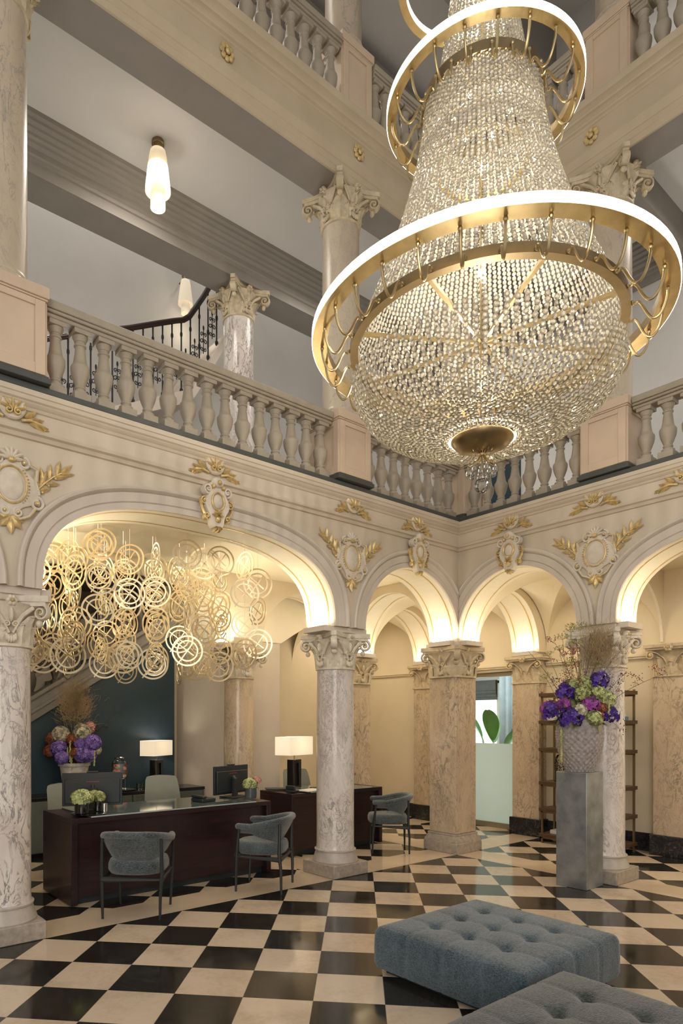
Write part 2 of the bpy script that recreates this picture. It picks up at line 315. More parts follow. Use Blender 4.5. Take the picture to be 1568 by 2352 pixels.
# ------------------------------------------------------------------ mesh builder
class MB:
    def __init__(s): s.v = []; s.f = []; s.m = []; s.cur = 0
    def mat(s, i): s.cur = i; return s
    def addraw(s, vs, fs, m=None):
        o = len(s.v); s.v += [tuple(p) for p in vs]
        s.f += [tuple(i + o for i in f) for f in fs]; s.m += [s.cur if m is None else m] * len(fs); return s
    def add(s, other, M=None):
        o = len(s.v)
        s.v += [tuple(M @ Vector(p)) for p in other.v] if M is not None else other.v
        s.f += [tuple(i + o for i in f) for f in other.f]; s.m += other.m; return s
    def box(s, x0, x1, y0, y1, z0, z1):
        return s.addraw([(x0,y0,z0),(x1,y0,z0),(x1,y1,z0),(x0,y1,z0),(x0,y0,z1),(x1,y0,z1),(x1,y1,z1),(x0,y1,z1)],
            [(0,3,2,1),(4,5,6,7),(0,1,5,4),(1,2,6,5),(2,3,7,6),(3,0,4,7)])
    def cbox(s, c, d): return s.box(c[0]-d[0]/2, c[0]+d[0]/2, c[1]-d[1]/2, c[1]+d[1]/2, c[2]-d[2]/2, c[2]+d[2]/2)
    def grid(s, rows, cu=False, cv=False):
        n = len(rows); k = len(rows[0]); vs = [p for r in rows for p in r]; fs = []
        for i in range(n if cv else n - 1):
            for j in range(k if cu else k - 1):
                a = i*k + j; b = i*k + (j+1) % k; c = ((i+1) % n)*k + (j+1) % k; d = ((i+1) % n)*k + j
                fs.append((a, b, c, d))
        return s.addraw(vs, fs)
    def lathe(s, prof, n=24, c=(0,0,0), cap=True, sq=0):
        rows = []
        for r, z in prof:
            row = []
            for j in range(n):
                a = 2*pi*(j+0.5)/n; x, y = cos(a), sin(a)
                if sq:
                    e = 2.0/sq; x = math.copysign(abs(x)**e, x); y = math.copysign(abs(y)**e, y)
                row.append((c[0]+r*x, c[1]+r*y, c[2]+z))
            rows.append(row)
        o = len(s.v); s.grid(rows, cu=True)
        if cap:
            k = len(rows)
            s.f.append(tuple(o + j for j in reversed(range(n)))); s.m.append(s.cur)
            s.f.append(tuple(o + (k-1)*n + j for j in range(n))); s.m.append(s.cur)
        return s
    def tube(s, pts, r, n=8, closed=False, flat=None, cap=True):
        pts = [Vector(p) for p in pts]; N = len(pts); rows = []
        prev = None
        for i, p in enumerate(pts):
            a = pts[(i-1) % N] if (closed or i > 0) else p; b = pts[(i+1) % N] if (closed or i < N-1) else p
            t = (b - a)
            if t.length < 1e-9: t = Vector((0,0,1))
            t.normalize()
            if flat is not None:
                u = Vector(flat); u = (u - t*u.dot(t))
                if u.length < 1e-6: u = t.orthogonal()
                u.normalize()
            elif prev is None: u = t.orthogonal().normalized()
            else:
                u = prev - t*prev.dot(t)
                u = u.normalized() if u.length > 1e-6 else t.orthogonal().normalized()
            prev = u; w_ = t.cross(u)
            rr = r[i] if isinstance(r, (list, tuple)) and len(r) == N and not (flat is not None and len(r) == 2 and N != 2) else r
            if flat is not None and isinstance(rr, (tuple, list)): ra, rb = rr
            else: ra = rb = rr if not isinstance(rr, (tuple, list)) else rr[0]
            rows.append([p + u*(ra*cos(2*pi*(j+.5)/n)) + w_*(rb*sin(2*pi*(j+.5)/n)) for j in range(n)])
        o = len(s.v); s.grid(rows, cu=True, cv=closed)
        if cap and not closed:
            s.f.append(tuple(o + j for j in reversed(range(n)))); s.m.append(s.cur)
            s.f.append(tuple(o + (N-1)*n + j for j in range(n))); s.m.append(s.cur)
        return s
    def ell(s, c, rad, nu=12, nv=8):
        rows = []
        for i in range(nv+1):
            a = -pi/2 + pi*i/nv; ca = max(cos(a), 0.02)
            rows.append([(c[0]+rad[0]*ca*cos(2*pi*j/nu), c[1]+rad[1]*ca*sin(2*pi*j/nu), c[2]+rad[2]*sin(a)) for j in range(nu)])
        return s.grid(rows, cu=True)
    def prism(s, poly, z0, z1):
        n = len(poly)
        return s.addraw([(x,y,z0) for x,y in poly] + [(x,y,z1) for x,y in poly],
            [tuple(reversed(range(n))), tuple(range(n, 2*n))] + [(i, (i+1) % n, n+(i+1) % n, n+i) for i in range(n)])
    def obj(s, name, mats, parent=None, smooth=32, bevel=0, label=None, kind=None, recalc=True):
        me = bpy.data.meshes.new(name)
        me.from_pydata([tuple(p) for p in s.v], [], s.f)
        mats = [mats] if isinstance(mats, str) else mats
        for k in mats: me.materials.append(MATS[k])
        me.polygons.foreach_set('material_index', s.m)
        if recalc:
            bm = bmesh.new(); bm.from_mesh(me); bmesh.ops.recalc_face_normals(bm, faces=bm.faces); bm.to_mesh(me); bm.free()
        if smooth:
            me.polygons.foreach_set('use_smooth', [True]*len(me.polygons)); me.set_sharp_from_angle(angle=R(smooth))
        me.update()
        o = bpy.data.objects.new(name, me); COL.objects.link(o)
        if parent is not None: o.parent = parent
        if bevel:
            b = o.modifiers.new('bevel', 'BEVEL'); b.width = bevel; b.segments = 2; b.limit_method = 'ANGLE'; b.angle_limit = R(40)
        if label: o['label'] = label
        if kind: o['kind'] = kind
        return o
def thing(name, label, cat, loc=(0,0,0), rz=0, group=None):
    o = bpy.data.objects.new(name, None); COL.objects.link(o); o.empty_display_size = 0.1
    o.location = loc; o.rotation_euler = (0, 0, rz); o['label'] = label; o['category'] = cat
    if group: o['group'] = group
    return o
def tag(o, label, cat, group=None):
    o['label'] = label; o['category'] = cat
    if group: o['group'] = group
    return o
def struct(mb, name, mats, **k): return mb.obj(name, mats, kind='structure', **k)
CH = {}
def kids(o): return [c for c in bpy.data.objects if c.parent == o]
def tree(o): return (o, [tree(c) for c in kids(o)])
def copytree(t, parent=None):
    o, cs = t; c = o.copy(); COL.objects.link(c)
    if parent is not None: c.parent = parent
    for k in cs: copytree(k, c)
    return c
def dup(t, loc, rz=None, label=None, group=None):
    c = copytree(t); c.location = loc
    if rz is not None: c.rotation_euler = (0, 0, rz)
    if label: c['label'] = label
    if group: c['group'] = group
    return c
# ================================================================== STRUCTURE
YA, YB2 = 4.70, 5.12          # front and back of arcade wall A (runs along x)
XA, XB2 = 6.337, 6.757        # front and back of arcade wall B (runs along y)
SPR, RISE = 2.50, 0.74        # springing and rise of the arches
F1, F2 = 3.87, 7.52           # gallery floors
XW, YW = 8.30, 8.30           # outer walls of the aisles

# floor
struct(MB().box(-9, 11.2, -8, 9.6, -0.12, 0), 'floor', 'floor')

def arch_pts(a0, a1, kind, n=36, grow=0.0):
    c, h = (a0+a1)/2, (a1-a0)/2 + grow; e = 2/2.75 if kind == 'big' else 2/2.0; rise = RISE + (0.02 if kind == 'big' else 0) + grow
    out = []
    for i in range(n+1):
        t = pi - pi*i/n; cx, sx = cos(t), sin(t)
        out.append((c + h*math.copysign(abs(cx)**e, cx), SPR + rise*max(sx, 0)**e))
    return out
def arcade(name, axis, t0, t1, lo, hi, openings, ztop, mats=('facade', 'soffit_white', 'gilt_line'), n=36):
    """a wall along one axis (x or y) pierced by arches; t0,t1 = its two faces"""
    P = (lambda a, t, z: (a, t, z)) if axis == 'x' else (lambda a, t, z: (t, a, z))
    b = MB(); cuts = []
    pos = lo
    for (a0, a1, kind) in openings:
        if a0 > pos + 1e-4: cuts.append([(pos, SPR), (a0, SPR)])
        cuts.append(arch_pts(a0, a1, kind, n)); pos = a1
    if hi > pos + 1e-4: cuts.append([(pos, SPR), (hi, SPR)])
    for cs in cuts:
        soff = len(cs) > 2
        for (a, z), (c, d) in zip(cs, cs[1:]):
            b.mat(0)
            for t in (t0, t1): b.addraw([P(a,t,z), P(c,t,d), P(c,t,ztop), P(a,t,ztop)], [(0,1,2,3)])
            b.mat(1 if soff else 0); b.addraw([P(a,t0,z), P(c,t0,d), P(c,t1,d), P(a,t1,z)], [(0,1,2,3)])
            b.mat(0); b.addraw([P(a,t0,ztop), P(c,t0,ztop), P(c,t1,ztop), P(a,t1,ztop)], [(0,1,2,3)])
    for a in (lo, hi):
        b.addraw([P(a,t0,SPR), P(a,t1,SPR), P(a,t1,ztop), P(a,t0,ztop)], [(0,1,2,3)])
    o = struct(b, name, list(mats), smooth=25, recalc=False)
    return o
TRIM = [0]
def trim_name():
    TRIM[0] += 1; return 'trim_%d' % TRIM[0]
def gold_lines(axis, t0, t1, openings, n=40):
    P = (lambda a, t, z: (a, t, z)) if axis == 'x' else (lambda a, t, z: (t, a, z))
    b = MB(); w = abs(t1-t0); sg = 1 if t1 > t0 else -1
    for (a0, a1, kind) in openings:
        pts = arch_pts(a0, a1, kind, n, -0.004)
        for off in (0.075, w - 0.075):
            rows = [[P(a, t0+sg*(off-0.006), z), P(a, t0+sg*(off+0.006), z)] for a, z in pts]
            b.grid(rows)
    struct(b, trim_name(), 'gilt_line', smooth=40, recalc=False)
ARCHIV = [(0.0, 0.0), (0.0, 0.022), (0.045, 0.022), (0.05, 0.012), (0.058, 0.022), (0.125, 0.026), (0.13, 0.016), (0.136, 0.030), (0.150, 0.046), (0.166, 0.050), (0.178, 0.040), (0.184, 0.0)]
def archivolt(axis, front, openings, lo, hi, n=48):
    b = MB()
    for (a0, a1, kind) in openings:
        c = (a0+a1)/2
        base = arch_pts(a0, a1, kind, n)
        rows = []; cl = []
        for i, (a, z) in enumerate(base):
            pa = base[max(0, i-1)]; pb = base[min(n, i+1)]
            tx, tz = pb[0]-pa[0], pb[1]-pa[1]; L = sqrt(tx*tx+tz*tz) or 1; nx, nz = -tz/L, tx/L
            if i in (0, n): nx, nz = (-1 if i == 0 else 1), 0
            row = []
            for r, d in ARCHIV:
                lim = hi - d - .001; raw = a + nx*r; aa = min(max(raw, lo), lim); zz = z + nz*r; cl.append(raw >= lim)
                row.append((aa, front - d, zz) if axis == 'x' else (front - d, aa, zz))
            rows.append(row)
        q = MB().grid(rows); b.addraw(q.v, [f for f in q.f if not all(cl[k] for k in f)])
    return struct(b, trim_name(), 'facade_grey', smooth=30, recalc=False)

opA = [(-0.45, 1.09, 'small'), (1.515, 4.36, 'big'), (4.78, XA - 0.002, 'small')]
opB = [(-1.9, -0.42, 'small'), (-0.02, 2.885, 'big'), (3.265, YA - 0.002, 'small')]
arcade('wall_left', 'x', YA, YB2, -1.0, XB2, opA, F1 - 0.02, ('facade', 'soffit_white', 'gilt_line'))
arcade('wall_right', 'y', XA, XB2, -2.4, YA - 0.001, opB, F1 - 0.02, ('facade', 'soffit_white', 'gilt_line'))
gold_lines('x', YA, YB2, opA); gold_lines('y', XA, XB2, opB)
archivolt('x', YA, opA, -1.0, XA); archivolt('y', XA, opB, -2.4, YA)
# transverse and rear arches of the aisles
CR = ('cream', 'soffit_white', 'gilt_line')
arcs = [('x', YA+0.01, YB2, XB2, XW, [(6.77, 8.12, 'small')]),
        ('x', 6.46, 6.88, -1.0, XW, [(-0.45, 1.09, 'small'), (1.515, 4.36, 'big'), (4.78, 6.31, 'small'), (6.74, 8.12, 'small')]),
        ('y', XA, XB2, YB2, 6.46, [(5.13, 6.45, 'small')])]
for k, (ax, t0, t1, lo, hi, ops) in enumerate(arcs):
    arcade('wall_aisle_%s' % 'abcdefgh'[k], ax, t0, t1, lo, hi, ops, 3.58, CR); gold_lines(ax, t0, t1, ops)
# vaults
def vault(x0, x1, y0, y1, name, H=0.80, n=28):
    b = MB(); vs = []; fs = []
    for i in range(n+1):
        u = -cos(pi*i/n)
        for j in range(n+1):
            v = -cos(pi*j/n)
            vs.append((x0 + (x1-x0)*(u+1)/2, y0 + (y1-y0)*(v+1)/2, SPR + H*max(sqrt(max(0, 1-u*u)), sqrt(max(0, 1-v*v)))))
    for i in range(n):
        for j in range(n):
            a, c, d, e = i*(n+1)+j, (i+1)*(n+1)+j, (i+1)*(n+1)+j+1, i*(n+1)+j+1
            fs += [(a, c, d), (a, d, e)] if i == j else [(a, c, e), (c, d, e)] if i + j == n-1 else [(a, c, d, e)]
    b.addraw(vs, fs); return struct(b, name, 'vault_cream', smooth=20, recalc=False)
for k, q in enumerate([(XB2, XW, YB2, 6.46), (XB2, XW, 6.88, YW), (XB2, XW, 3.265, YA)]):
    vault(*q, 'ceiling_vault_%d' % (k+1))
struct(MB().box(-1.0, XA, YB2, 6.46, 3.34, 3.42), 'ceiling_reception', 'vault_cream')
struct(MB().box(XB2, XW, -2.4, 3.24, 3.34, 3.42), 'ceiling_aisle', 'vault_cream')
arcade('wall_aisle_thin', 'x', 3.235, 3.265, XB2, XW, [(6.77, 8.28, 'small')], 3.58, CR)
struct(MB().box(-1.0, 4.60, 6.88, 9.4, 3.50, 3.58), 'ceiling_stair', 'stairwell_shade')
b = MB(); pf = [(4.60, 2.621), (5.44, 2.621), (6.01, 2.95), (6.34, 3.14), (6.34, 3.57), (4.60, 3.57)]   # stair underside beyond the second desk
b.addraw([(x, 6.93, z) for x, z in pf] + [(x, YW, z) for x, z in pf], [(0,1,2,3,4,5), (11,10,9,8,7,6)] + [(i, (i+1) % 6, 6+(i+1) % 6, 6+i) for i in range(6)])
struct(b, 'ceiling_stair_underside', 'soffit_white')
# outer walls of the ground floor (door opening y 5.12..6.46)
b = MB().box(XW, XW+0.2, -2.4, 5.14, 0, 3.58).box(XW, XW+0.2, 6.45, 8.5, 0, 3.58).box(XW, XW+0.2, 5.14, 6.45, 2.28, 3.58)
struct(b, 'wall_outer_right', 'cream')
struct(MB().box(4.42, XW, YW, YW+0.2, 0, 3.58), 'wall_outer_left', 'cream')
struct(MB().box(-1.2, 4.42, 9.4, 9.6, 0, 3.58).box(4.42, 4.6, YW+.2, 9.4, 0, 3.58), 'wall_stair', 'stairwell_shade')
struct(MB().box(4.60, 5.44, 6.95, YW - 0.001, 0, 2.62), 'wall_return', 'facade_grey')
struct(MB().box(-1.2, -1.0, YA, 9.5, 0, F1), 'wall_end_left', 'cream')
struct(MB().box(XA, 8.5, -2.6, -2.4, 0, F1), 'wall_end_right', 'cream')
# blind lunette mouldings and string course on the outer right wall
b = MB()
for y0, y1 in ((3.29, 4.70), (5.14, 6.45), (6.88, 8.28)):
    b.box(XW-0.035, XW, y0, y1, 2.32, 2.345).box(XW-0.05, XW, y0, y1, 2.345, 2.37)
b.box(XW-0.035, XW, -0.02, 2.885, 2.32, 2.345).box(XW-0.05, XW, -0.02, 2.885, 2.345, 2.37)
struct(b, trim_name(), 'cream')
b = MB()
for y0, y1 in ((-2.4, 5.14), (6.45, YW)): b.box(XW-0.03, XW-0.001, y0, y1, 0, 0.20).box(XW-0.02, XW-0.001, y0, y1, 0.20, 0.215)
struct(b, 'baseboard_right', 'marble_black')
b = MB().box(5.44, XW-0.03, YW-0.03, YW-0.001, 0, 0.215); struct(b, 'baseboard_left', 'marble_black')

# mouldings and cornices: (protrusion, z) profiles swept along the arcade walls
def moulding(prof, name, mats, axis, plane, a0, a1):
    b = MB(); rows = []
    for d, z in prof: rows.append([(a0, plane-d, z), (a1, plane-d, z)] if axis == 'x' else [(plane-d, a0, z), (plane-d, a1, z)])
    b.grid(rows)
    for k in (0, 1):
        b.addraw([r[k] for r in rows], [tuple(range(len(rows)))])
    return struct(b, name, mats, smooth=30, recalc=False)
LOW = [(0, 3.545), (0.018, 3.55), (0.022, 3.56), (0.03, 3.575), (0.05, 3.585), (0.055, 3.60), (0.045, 3.615), (0.028, 3.622), (0.024, 3.63), (0.024, 3.735), (0.034, 3.74), (0.042, 3.755),
       (0.038, 3.76), (0.05, 3.768), (0.062, 3.785), (0.060, 3.79), (0.074, 3.80), (0.08, 3.825), (0.088, 3.83), (0.09, 3.865), (0, 3.868)]
def wall_mould(prof, mats, ya, xa):
    moulding(prof, trim_name(), mats, 'x', ya, -1.0, xa); moulding(prof, trim_name(), mats, 'y', xa, -2.4, ya)
wall_mould(LOW, 'facade', YA, XA)
STRIP = [(0.09, 3.866), (0.092, 3.868), (0.092, 3.905), (0.086, 3.91), (-0.2, 3.912)]
wall_mould(STRIP, 'dark_strip', YA, XA)
# second floor entablature
B2Y, B2X = 4.62, 6.26
ENT = [(0.0, 6.876), (0.02, 6.876), (0.024, 6.93), (0.030, 6.935), (0.034, 6.99), (0.042, 6.995), (0.048, 7.02), (0.060, 7.045), (0.072, 7.06), (0.07, 7.085), (0.045, 7.10), (0.03, 7.115), (0.028, 7.31), (0.036, 7.315), (0.04, 7.335),
       (0.058, 7.345), (0.064, 7.36), (0.062, 7.365), (0.082, 7.385), (0.10, 7.39), (0.108, 7.41), (0.106, 7.415), (0.122, 7.43), (0.146, 7.44), (0.156, 7.465), (0.16, 7.485), (0.16, 7.50), (-0.3, 7.502)]
wall_mould(ENT, 'facade_upper', B2Y, B2X)
struct(MB().box(-1.0, XW, B2Y+0.001, 4.95, 6.878, 7.50).box(B2X+0.001, 6.60, -2.4, B2Y, 6.878, 7.50), 'ceiling_beam', 'beam_grey')
# gallery floors / ceilings
struct(MB().box(-1.0, 8.5, YA+0.02, 8.5, 3.70, F1-0.03).box(XA+0.02, 8.5, -2.4, YA+0.02, 3.70, F1-0.03), 'floor_gallery', 'stair_stone')
struct(MB().box(-1.2, 8.6, 4.95, 6.80, 7.30, 7.50).box(6.60, 8.6, -2.6, 4.95, 7.30, 7.50), 'ceiling_gallery', 'gallery_ceiling')
struct(MB().box(-1.2, 8.6, 8.4, 8.6, F1-0.2, 11.0).box(8.4, 8.6, -2.6, 8.4, F1-0.2, 11.0), 'wall_gallery', 'gallery_wall')
struct(MB().box(-1.2, -1.0, YA, 8.4, F1, 11.0).box(XA, 8.4, -2.6, -2.4, F1, 11.0), 'wall_gallery_end', 'gallery_wall')
# inner beam over the second row of columns, with crown mouldings
CROWN = [(0.0, 6.872), (0.001, 6.872), (0.001, 6.98), (0.02, 6.985), (0.025, 7.02), (0.045, 7.03), (0.05, 7.08), (0.085, 7.10), (0.09, 7.125), (0.115, 7.14), (0.12, 7.165), (0.15, 7.185), (0.155, 7.205), (0.19, 7.22), (0.195, 7.245), (0.225, 7.26), (0.23, 7.30)]
moulding(CROWN, trim_name(), 'beam_grey', 'x', 6.42, -1.0, XW)
struct(MB().box(-1.0, XW, 6.421, 6.80, 6.882, 7.30), 'ceiling_beam_rear', 'beam_grey')
moulding([(d*1.1, z) for d, z in CROWN], trim_name(), 'beam_grey', 'y', 8.38, -2.4, 8.38)
# transverse beams upstairs
for z0, z1 in ((6.96, 7.30),): struct(MB().box(6.60, 8.4, 2.95, 3.22, z0, z1), 'ceiling_beam_cross', 'beam_grey')
# top storey: ceiling, beams
struct(MB().box(-1.2, 8.6, -2.6, 8.6, 11.0, 11.2), 'ceiling', 'gallery_wall')
MO = lambda z: [(-0.1, z), (0, z), (0, z+.1), (.03, z+.11), (.05, z+.18), (.09, z+.2), (.12, z+.27), (.17, z+.29), (.2, z+.38)]
b = MB().box(-1.0, 8.4, 4.62, 4.98, 10.35, 11.0).box(6.26, 6.62, -2.4, 4.62, 10.35, 11.0).box(4.38, 4.70, 4.98, 8.4, 10.45, 11.0).box(6.62, 8.4, 2.92, 3.24, 10.45, 11.0).box(-1, 8.4, 6.5, 6.9, 10.45, 11.0)
struct(b, 'ceiling_beam_top', 'beam_grey')
moulding(MO(10.43), trim_name(), 'beam_grey', 'y', 4.379, 4.99, 8.38)
moulding(MO(10.43), trim_name(), 'beam_grey', 'x', 6.499, -0.98, 8.38)
# ================================================================== COLUMNS
def leaf_mb(h, w, curl, lobes=4, thick=0.006):
    """acanthus leaf standing on z=0 against a surface at y=0, leaning outward to -y"""
    b = MB(); rows = []; n = 10
    for i in range(n+1):
        t = i/n
        y = -(0.10*h*t + curl*max(0, (t-0.62)/0.38)**2); z = h*(t if t < .8 else .8 + .2*sin((t-.8)/.2*pi*.75)/1.0)
        ww = w*(0.55 + 0.75*sin(pi*min(1, t*1.05))**0.8)*(1-0.55*t**5)*(1 + 0.16*cos(2*pi*lobes*t))
        row = []
        for k in range(-3, 4):
            u = k/3
            row.append((u*ww/2, y - thick*2.2*(1-abs(u)) + 0.018*abs(u)**2*(h/0.17) - (0.007 if k == 0 else 0) + (0.006 if abs(k) == 1 else 0), z - 0.04*h*abs(u)**2))
        rows.append(row)
    b.grid(rows); return b
def spiral(c, r0, turns, s0=0.0, sgn=1, n=34, k=0.85):
    """spiral in the (x,z) plane, from outside in"""
    out = []
    for i in range(n+1):
        t = i/n; a = s0 + sgn*2*pi*turns*t; r = r0*(1 - k*t)
        out.append((c[0] + r*cos(a), c[1], c[2] + r*sin(a)))
    return out
def rosette_mb(r, d=0.03):
    b = MB()
    for k in range(6):
        a = 2*pi*k/6; b.ell((r*.55*cos(a), -d*.5, r*.55*sin(a)), (r*.45, d*.6, r*.45), 8, 6)
    b.mat(1).ell((0, -d*1.0, 0), (r*.3, d*.6, r*.3), 8, 6); return b
CAPM = {}
def capital(parent, z, r, h, ah, square=False, mats=('capital_stone', 'gilt'), leaves2=False, key=None, half=False):
    """bell and abacus, with volutes at the corners, rosettes and leaves; ah = half width of the abacus"""
    m = list(mats); b = MB()
    prof = [(r*1.02, 0), (r*1.10, 0.008), (r*1.10, 0.028), (r*1.0, 0.034), (r*0.99, h*.3), (r*1.05, h*.55), (r*1.22, h*.74), (r*1.34, h*.82)]
    b.lathe(prof, 32, sq=5 if square else 0)
    # abacus with concave sides
    for z0, z1, g in ((h*.80, h*.88, .95), (h*.88, h, 1.0)):
        poly = []
        c = ah*g; cut = ah*0.13
        for k in range(4):
            for i in range(9):
                t = i/8; x = -c + cut + (2*c - 2*cut)*t; y = -c + 0.34*ah*sin(pi*t)*(0.55 if square else 1)
                a = k*pi/2; poly.append((x*cos(a) - y*sin(a), x*sin(a) + y*cos(a)))
        b.prism(poly, z0, z1)
    cap = b.obj('capital', m, parent, smooth=30); cap.location = (0, 0, z)
    def put(nm, mb, loc, rz, smooth=40):
        kk = (key, nm)
        if key and kk in CAPM:
            o = bpy.data.objects.new(nm, CAPM[kk]); COL.objects.link(o); o.parent = cap
        else:
            o = mb().obj(nm, m, cap, smooth=smooth)
            if key: CAPM[kk] = o.data
        o.location = loc; o.rotation_euler = (0, 0, rz); return o
    D = ah*1.30; zv = h*.68; rv = h*.155
    def volute():
        v = MB(); s0 = r*0.62
        path = [(s0, 0, -h*.42), (s0 + (D-s0)*.12, 0, -h*.2), (s0 + (D-s0)*.32, 0, -h*.0), (s0 + (D-s0)*.58, 0, h*.115), (D - rv*.9, 0, rv*1.02)]
        path += spiral((D - rv*.9, 0, 0), rv*1.02, 1.6, pi/2, -1, 26)
        v.tube(path, (0.034*ah/.27, 0.013*ah/.27), 8, flat=(0, 1, 0))
        v.mat(1).ell((D - rv*.9, 0, 0), (rv*.3, 0.036*ah/.27, rv*.3), 8, 6)
        v.mat(0).ell((D - rv*1.2, 0, -rv*1.35), (rv*.42, 0.03, rv*.5), 8, 6)
        return v
    for k in range(4): put('volute', volute, (0, 0, zv), pi/4 + k*pi/2)
    face = r*1.12 if not square else r*1.12
    for k in range(4):
        a = k*pi/2
        put('rosette', lambda: rosette_mb(h*.115, 0.045), (sin(a)*(ah*.74), -cos(a)*(ah*.74), h*.86), a)
    def scrolls():
        v = MB()
        for sg in (-1, 1):
            v.tube([(sg*0.012, 0, h*.02), (sg*ah*.10, 0, h*.1), (sg*ah*.17, 0, h*.19)] + spiral((sg*ah*.10, 0, h*.19), ah*.085, 1.4, 0 if sg > 0 else pi, sg, 22), (0.014, 0.009), 6, flat=(0, 1, 0))
            v.tube([(sg*ah*.16, 0.01, h*.2), (sg*ah*.30, 0.0, h*.36), (sg*ah*.55, -0.02, h*.52)], (0.012, 0.016), 6, flat=(0, 1, 0))
            v.mat(1).ell((sg*ah*.10, -0.008, h*.19), (ah*.035, 0.012, ah*.035), 8, 6); v.mat(0)
        for i in range(5):
            a = pi*(0.18 + 0.16*i); v.ell((cos(a)*ah*.13, -0.004, -h*.02 - sin(a)*h*.07), (ah*.045, 0.014, h*.075), 6, 6)
        v.ell((0, -0.01, h*.36), (ah*.06, 0.03, h*.14), 8, 6)
        return v
    for k in range(4):
        a = k*pi/2; put('scroll', scrolls, (sin(a)*face, -cos(a)*face, h*.24), a)
    for k in range(4):
        a = k*pi/2 + pi/4; fr = r*(1.0 if not square else 1.28)
        put('acanthus_leaf', lambda: leaf_mb(h*.58, ah*.64, ah*.24), (sin(a)*fr, -cos(a)*fr, h*.06), a)
    for k in range(8):
        a = k*pi/4 + pi/8; fr = r*(1.0 if not square else 1.12)
        put('small_leaf', lambda: leaf_mb(h*.40, ah*.42, ah*.12), (sin(a)*fr, -cos(a)*fr, h*.05), a)
    if leaves2:
        for k in range(8):
            a = k*pi/4; put('upper_leaf', lambda: leaf_mb(h*.68, ah*.42, ah*.22), (sin(a)*r*.98, -cos(a)*r*.98, h*.12), a)
    return cap
def column(x, y, label, square=False, shaft='marble_white', capm=('capital_stone', 'gilt'), group=None, r=0.193, key='low'):
    t = thing('column', label, 'column', (x, y, 0), 0, group)
    p = 0.2375
    if not square:
        MB().box(-p, p, -p, p, 0, 0.13).obj('plinth', 'plinth_stone', t, bevel=0.008)
        MB().lathe([(0.232, 0.13), (0.235, 0.14), (0.222, 0.175), (0.207, 0.22), (0.203, 0.235), (0.212, 0.24), (0.214, 0.252), (0.205, 0.26)], 40).obj('base_moulding', 'base_stone', t)
        MB().lathe([(0.200, 0.255), (0.195, 0.275), (r, 0.32), (r, 1.0), (r*.985, 1.6), (r*.965, 2.06), (r*.97, 2.075)], 48).obj('shaft', shaft, t, smooth=60)
        capital(t, 2.075, r*.95, 0.375, 0.27, False, capm, key=key)
    else:
        p = 0.245
        MB().box(-p, p, -p, p, 0, 0.12).obj('plinth', 'plinth_stone', t, bevel=0.006)
        b = MB()
        for (a, z0), (c, z1) in zip([(0.240, 0.12), (0.236, 0.14), (0.212, 0.19), (0.205, 0.2), (0.21, 0.205), (0.208, 0.222)], [(0.236, 0.14), (0.212, 0.19), (0.205, 0.2), (0.21, 0.205), (0.208, 0.222), (0.2, 0.226)]):
            b.grid([[(-a,-a,z0),(a,-a,z0),(a,a,z0),(-a,a,z0)], [(-c,-c,z1),(c,-c,z1),(c,c,z1),(-c,c,z1)]], cu=True)
        b.obj('base_moulding', 'plinth_stone', t, smooth=0)
        MB().box(-.195, .195, -.195, .195, 0.225, 2.08).obj('shaft', shaft, t, bevel=0.006)
        capital(t, 2.075, 0.205, 0.375, 0.285, True, capm, key=key + 'sq')
    return t
column(1.304, 4.91, 'round white veined marble column on a grey plinth at the left edge of the photo beside the desk')
column(4.57, 4.91, 'round white veined marble column standing in front of the second dark desk and its lamp')
column(6.52, 4.915, 'square veined marble pier at the corner of the hall under two arches', True, 'marble_tan', ('capital_ochre', 'gilt'))
column(6.495, 3.085, 'round white marble column behind the zinc pedestal and the flower vase')
column(4.57, 6.67, 'round tan marble column at the rear of the reception below the hanging rings', shaft='marble_tan', capm=('capital_ochre', 'gilt'), r=0.185)
column(6.52, 6.67, 'square tan marble pier half hidden behind the front column and a computer screen', True, 'marble_tan', ('capital_ochre', 'gilt'))
column(1.304, 6.67, 'round rear column hidden behind the left marble column', shaft='marble_tan', capm=('capital_ochre', 'gilt'))
# wall pilasters on the outer right wall
def pilaster(y, label, w=0.2):
    t = thing('pilaster', label, 'pilaster', (XW, y, 0), -pi/2)
    MB().box(-w-.03, w+.03, -0.215, -0.001, 0, 0.235).obj('base', 'marble_black', t, bevel=0.004)
    MB().box(-w, w, -0.185, -0.001, 0.235, 2.075).obj('shaft', 'marble_tan', t, bevel=0.004)
    b = MB().box(-w-.015, w+.015, -0.20, -0.001, 2.075, 2.10).box(-w, w, -0.185, -0.001, 2.10, 2.40)
    b.box(-w-.06, w+.06, -0.25, -0.001, 2.385, 2.41).box(-w-.075, w+.075, -0.265, -0.001, 2.41, 2.45)
    cap = b.obj('capital', ['capital_ochre', 'gilt'], t, bevel=0.003)
    v = MB()
    for sg in (-1, 1):
        v.tube([(sg*.03, -.2, 2.2), (sg*.07, -.205, 2.29), (sg*.14, -.215, 2.35), (sg*.2, -.225, 2.375)] + spiral((sg*.205, -.23, 2.325), .05, 1.5, pi/2, -sg, 24), (.02, .01), 6, flat=(0, 1, 0))
        v.mat(1).ell((sg*.205, -.245, 2.325), (.018, .014, .018), 8, 6); v.mat(0)
    v.obj('volute', ['capital_ochre', 'gilt'], cap)
    o = rosette_mb(.05, .04).obj('rosette', ['capital_ochre', 'gilt'], cap); o.location = (0, -.255, 2.405)
    for xx, hh, ww in ((-.13, .2, .13), (.13, .2, .13), (0, .15, .14)):
        o = leaf_mb(hh, ww, .04).obj('acanthus_leaf', 'capital_ochre', cap); o.location = (xx, -.187, 2.105)
    return t
pilaster(4.91, 'tan marble wall pilaster between the glass door and the bronze bookcase')
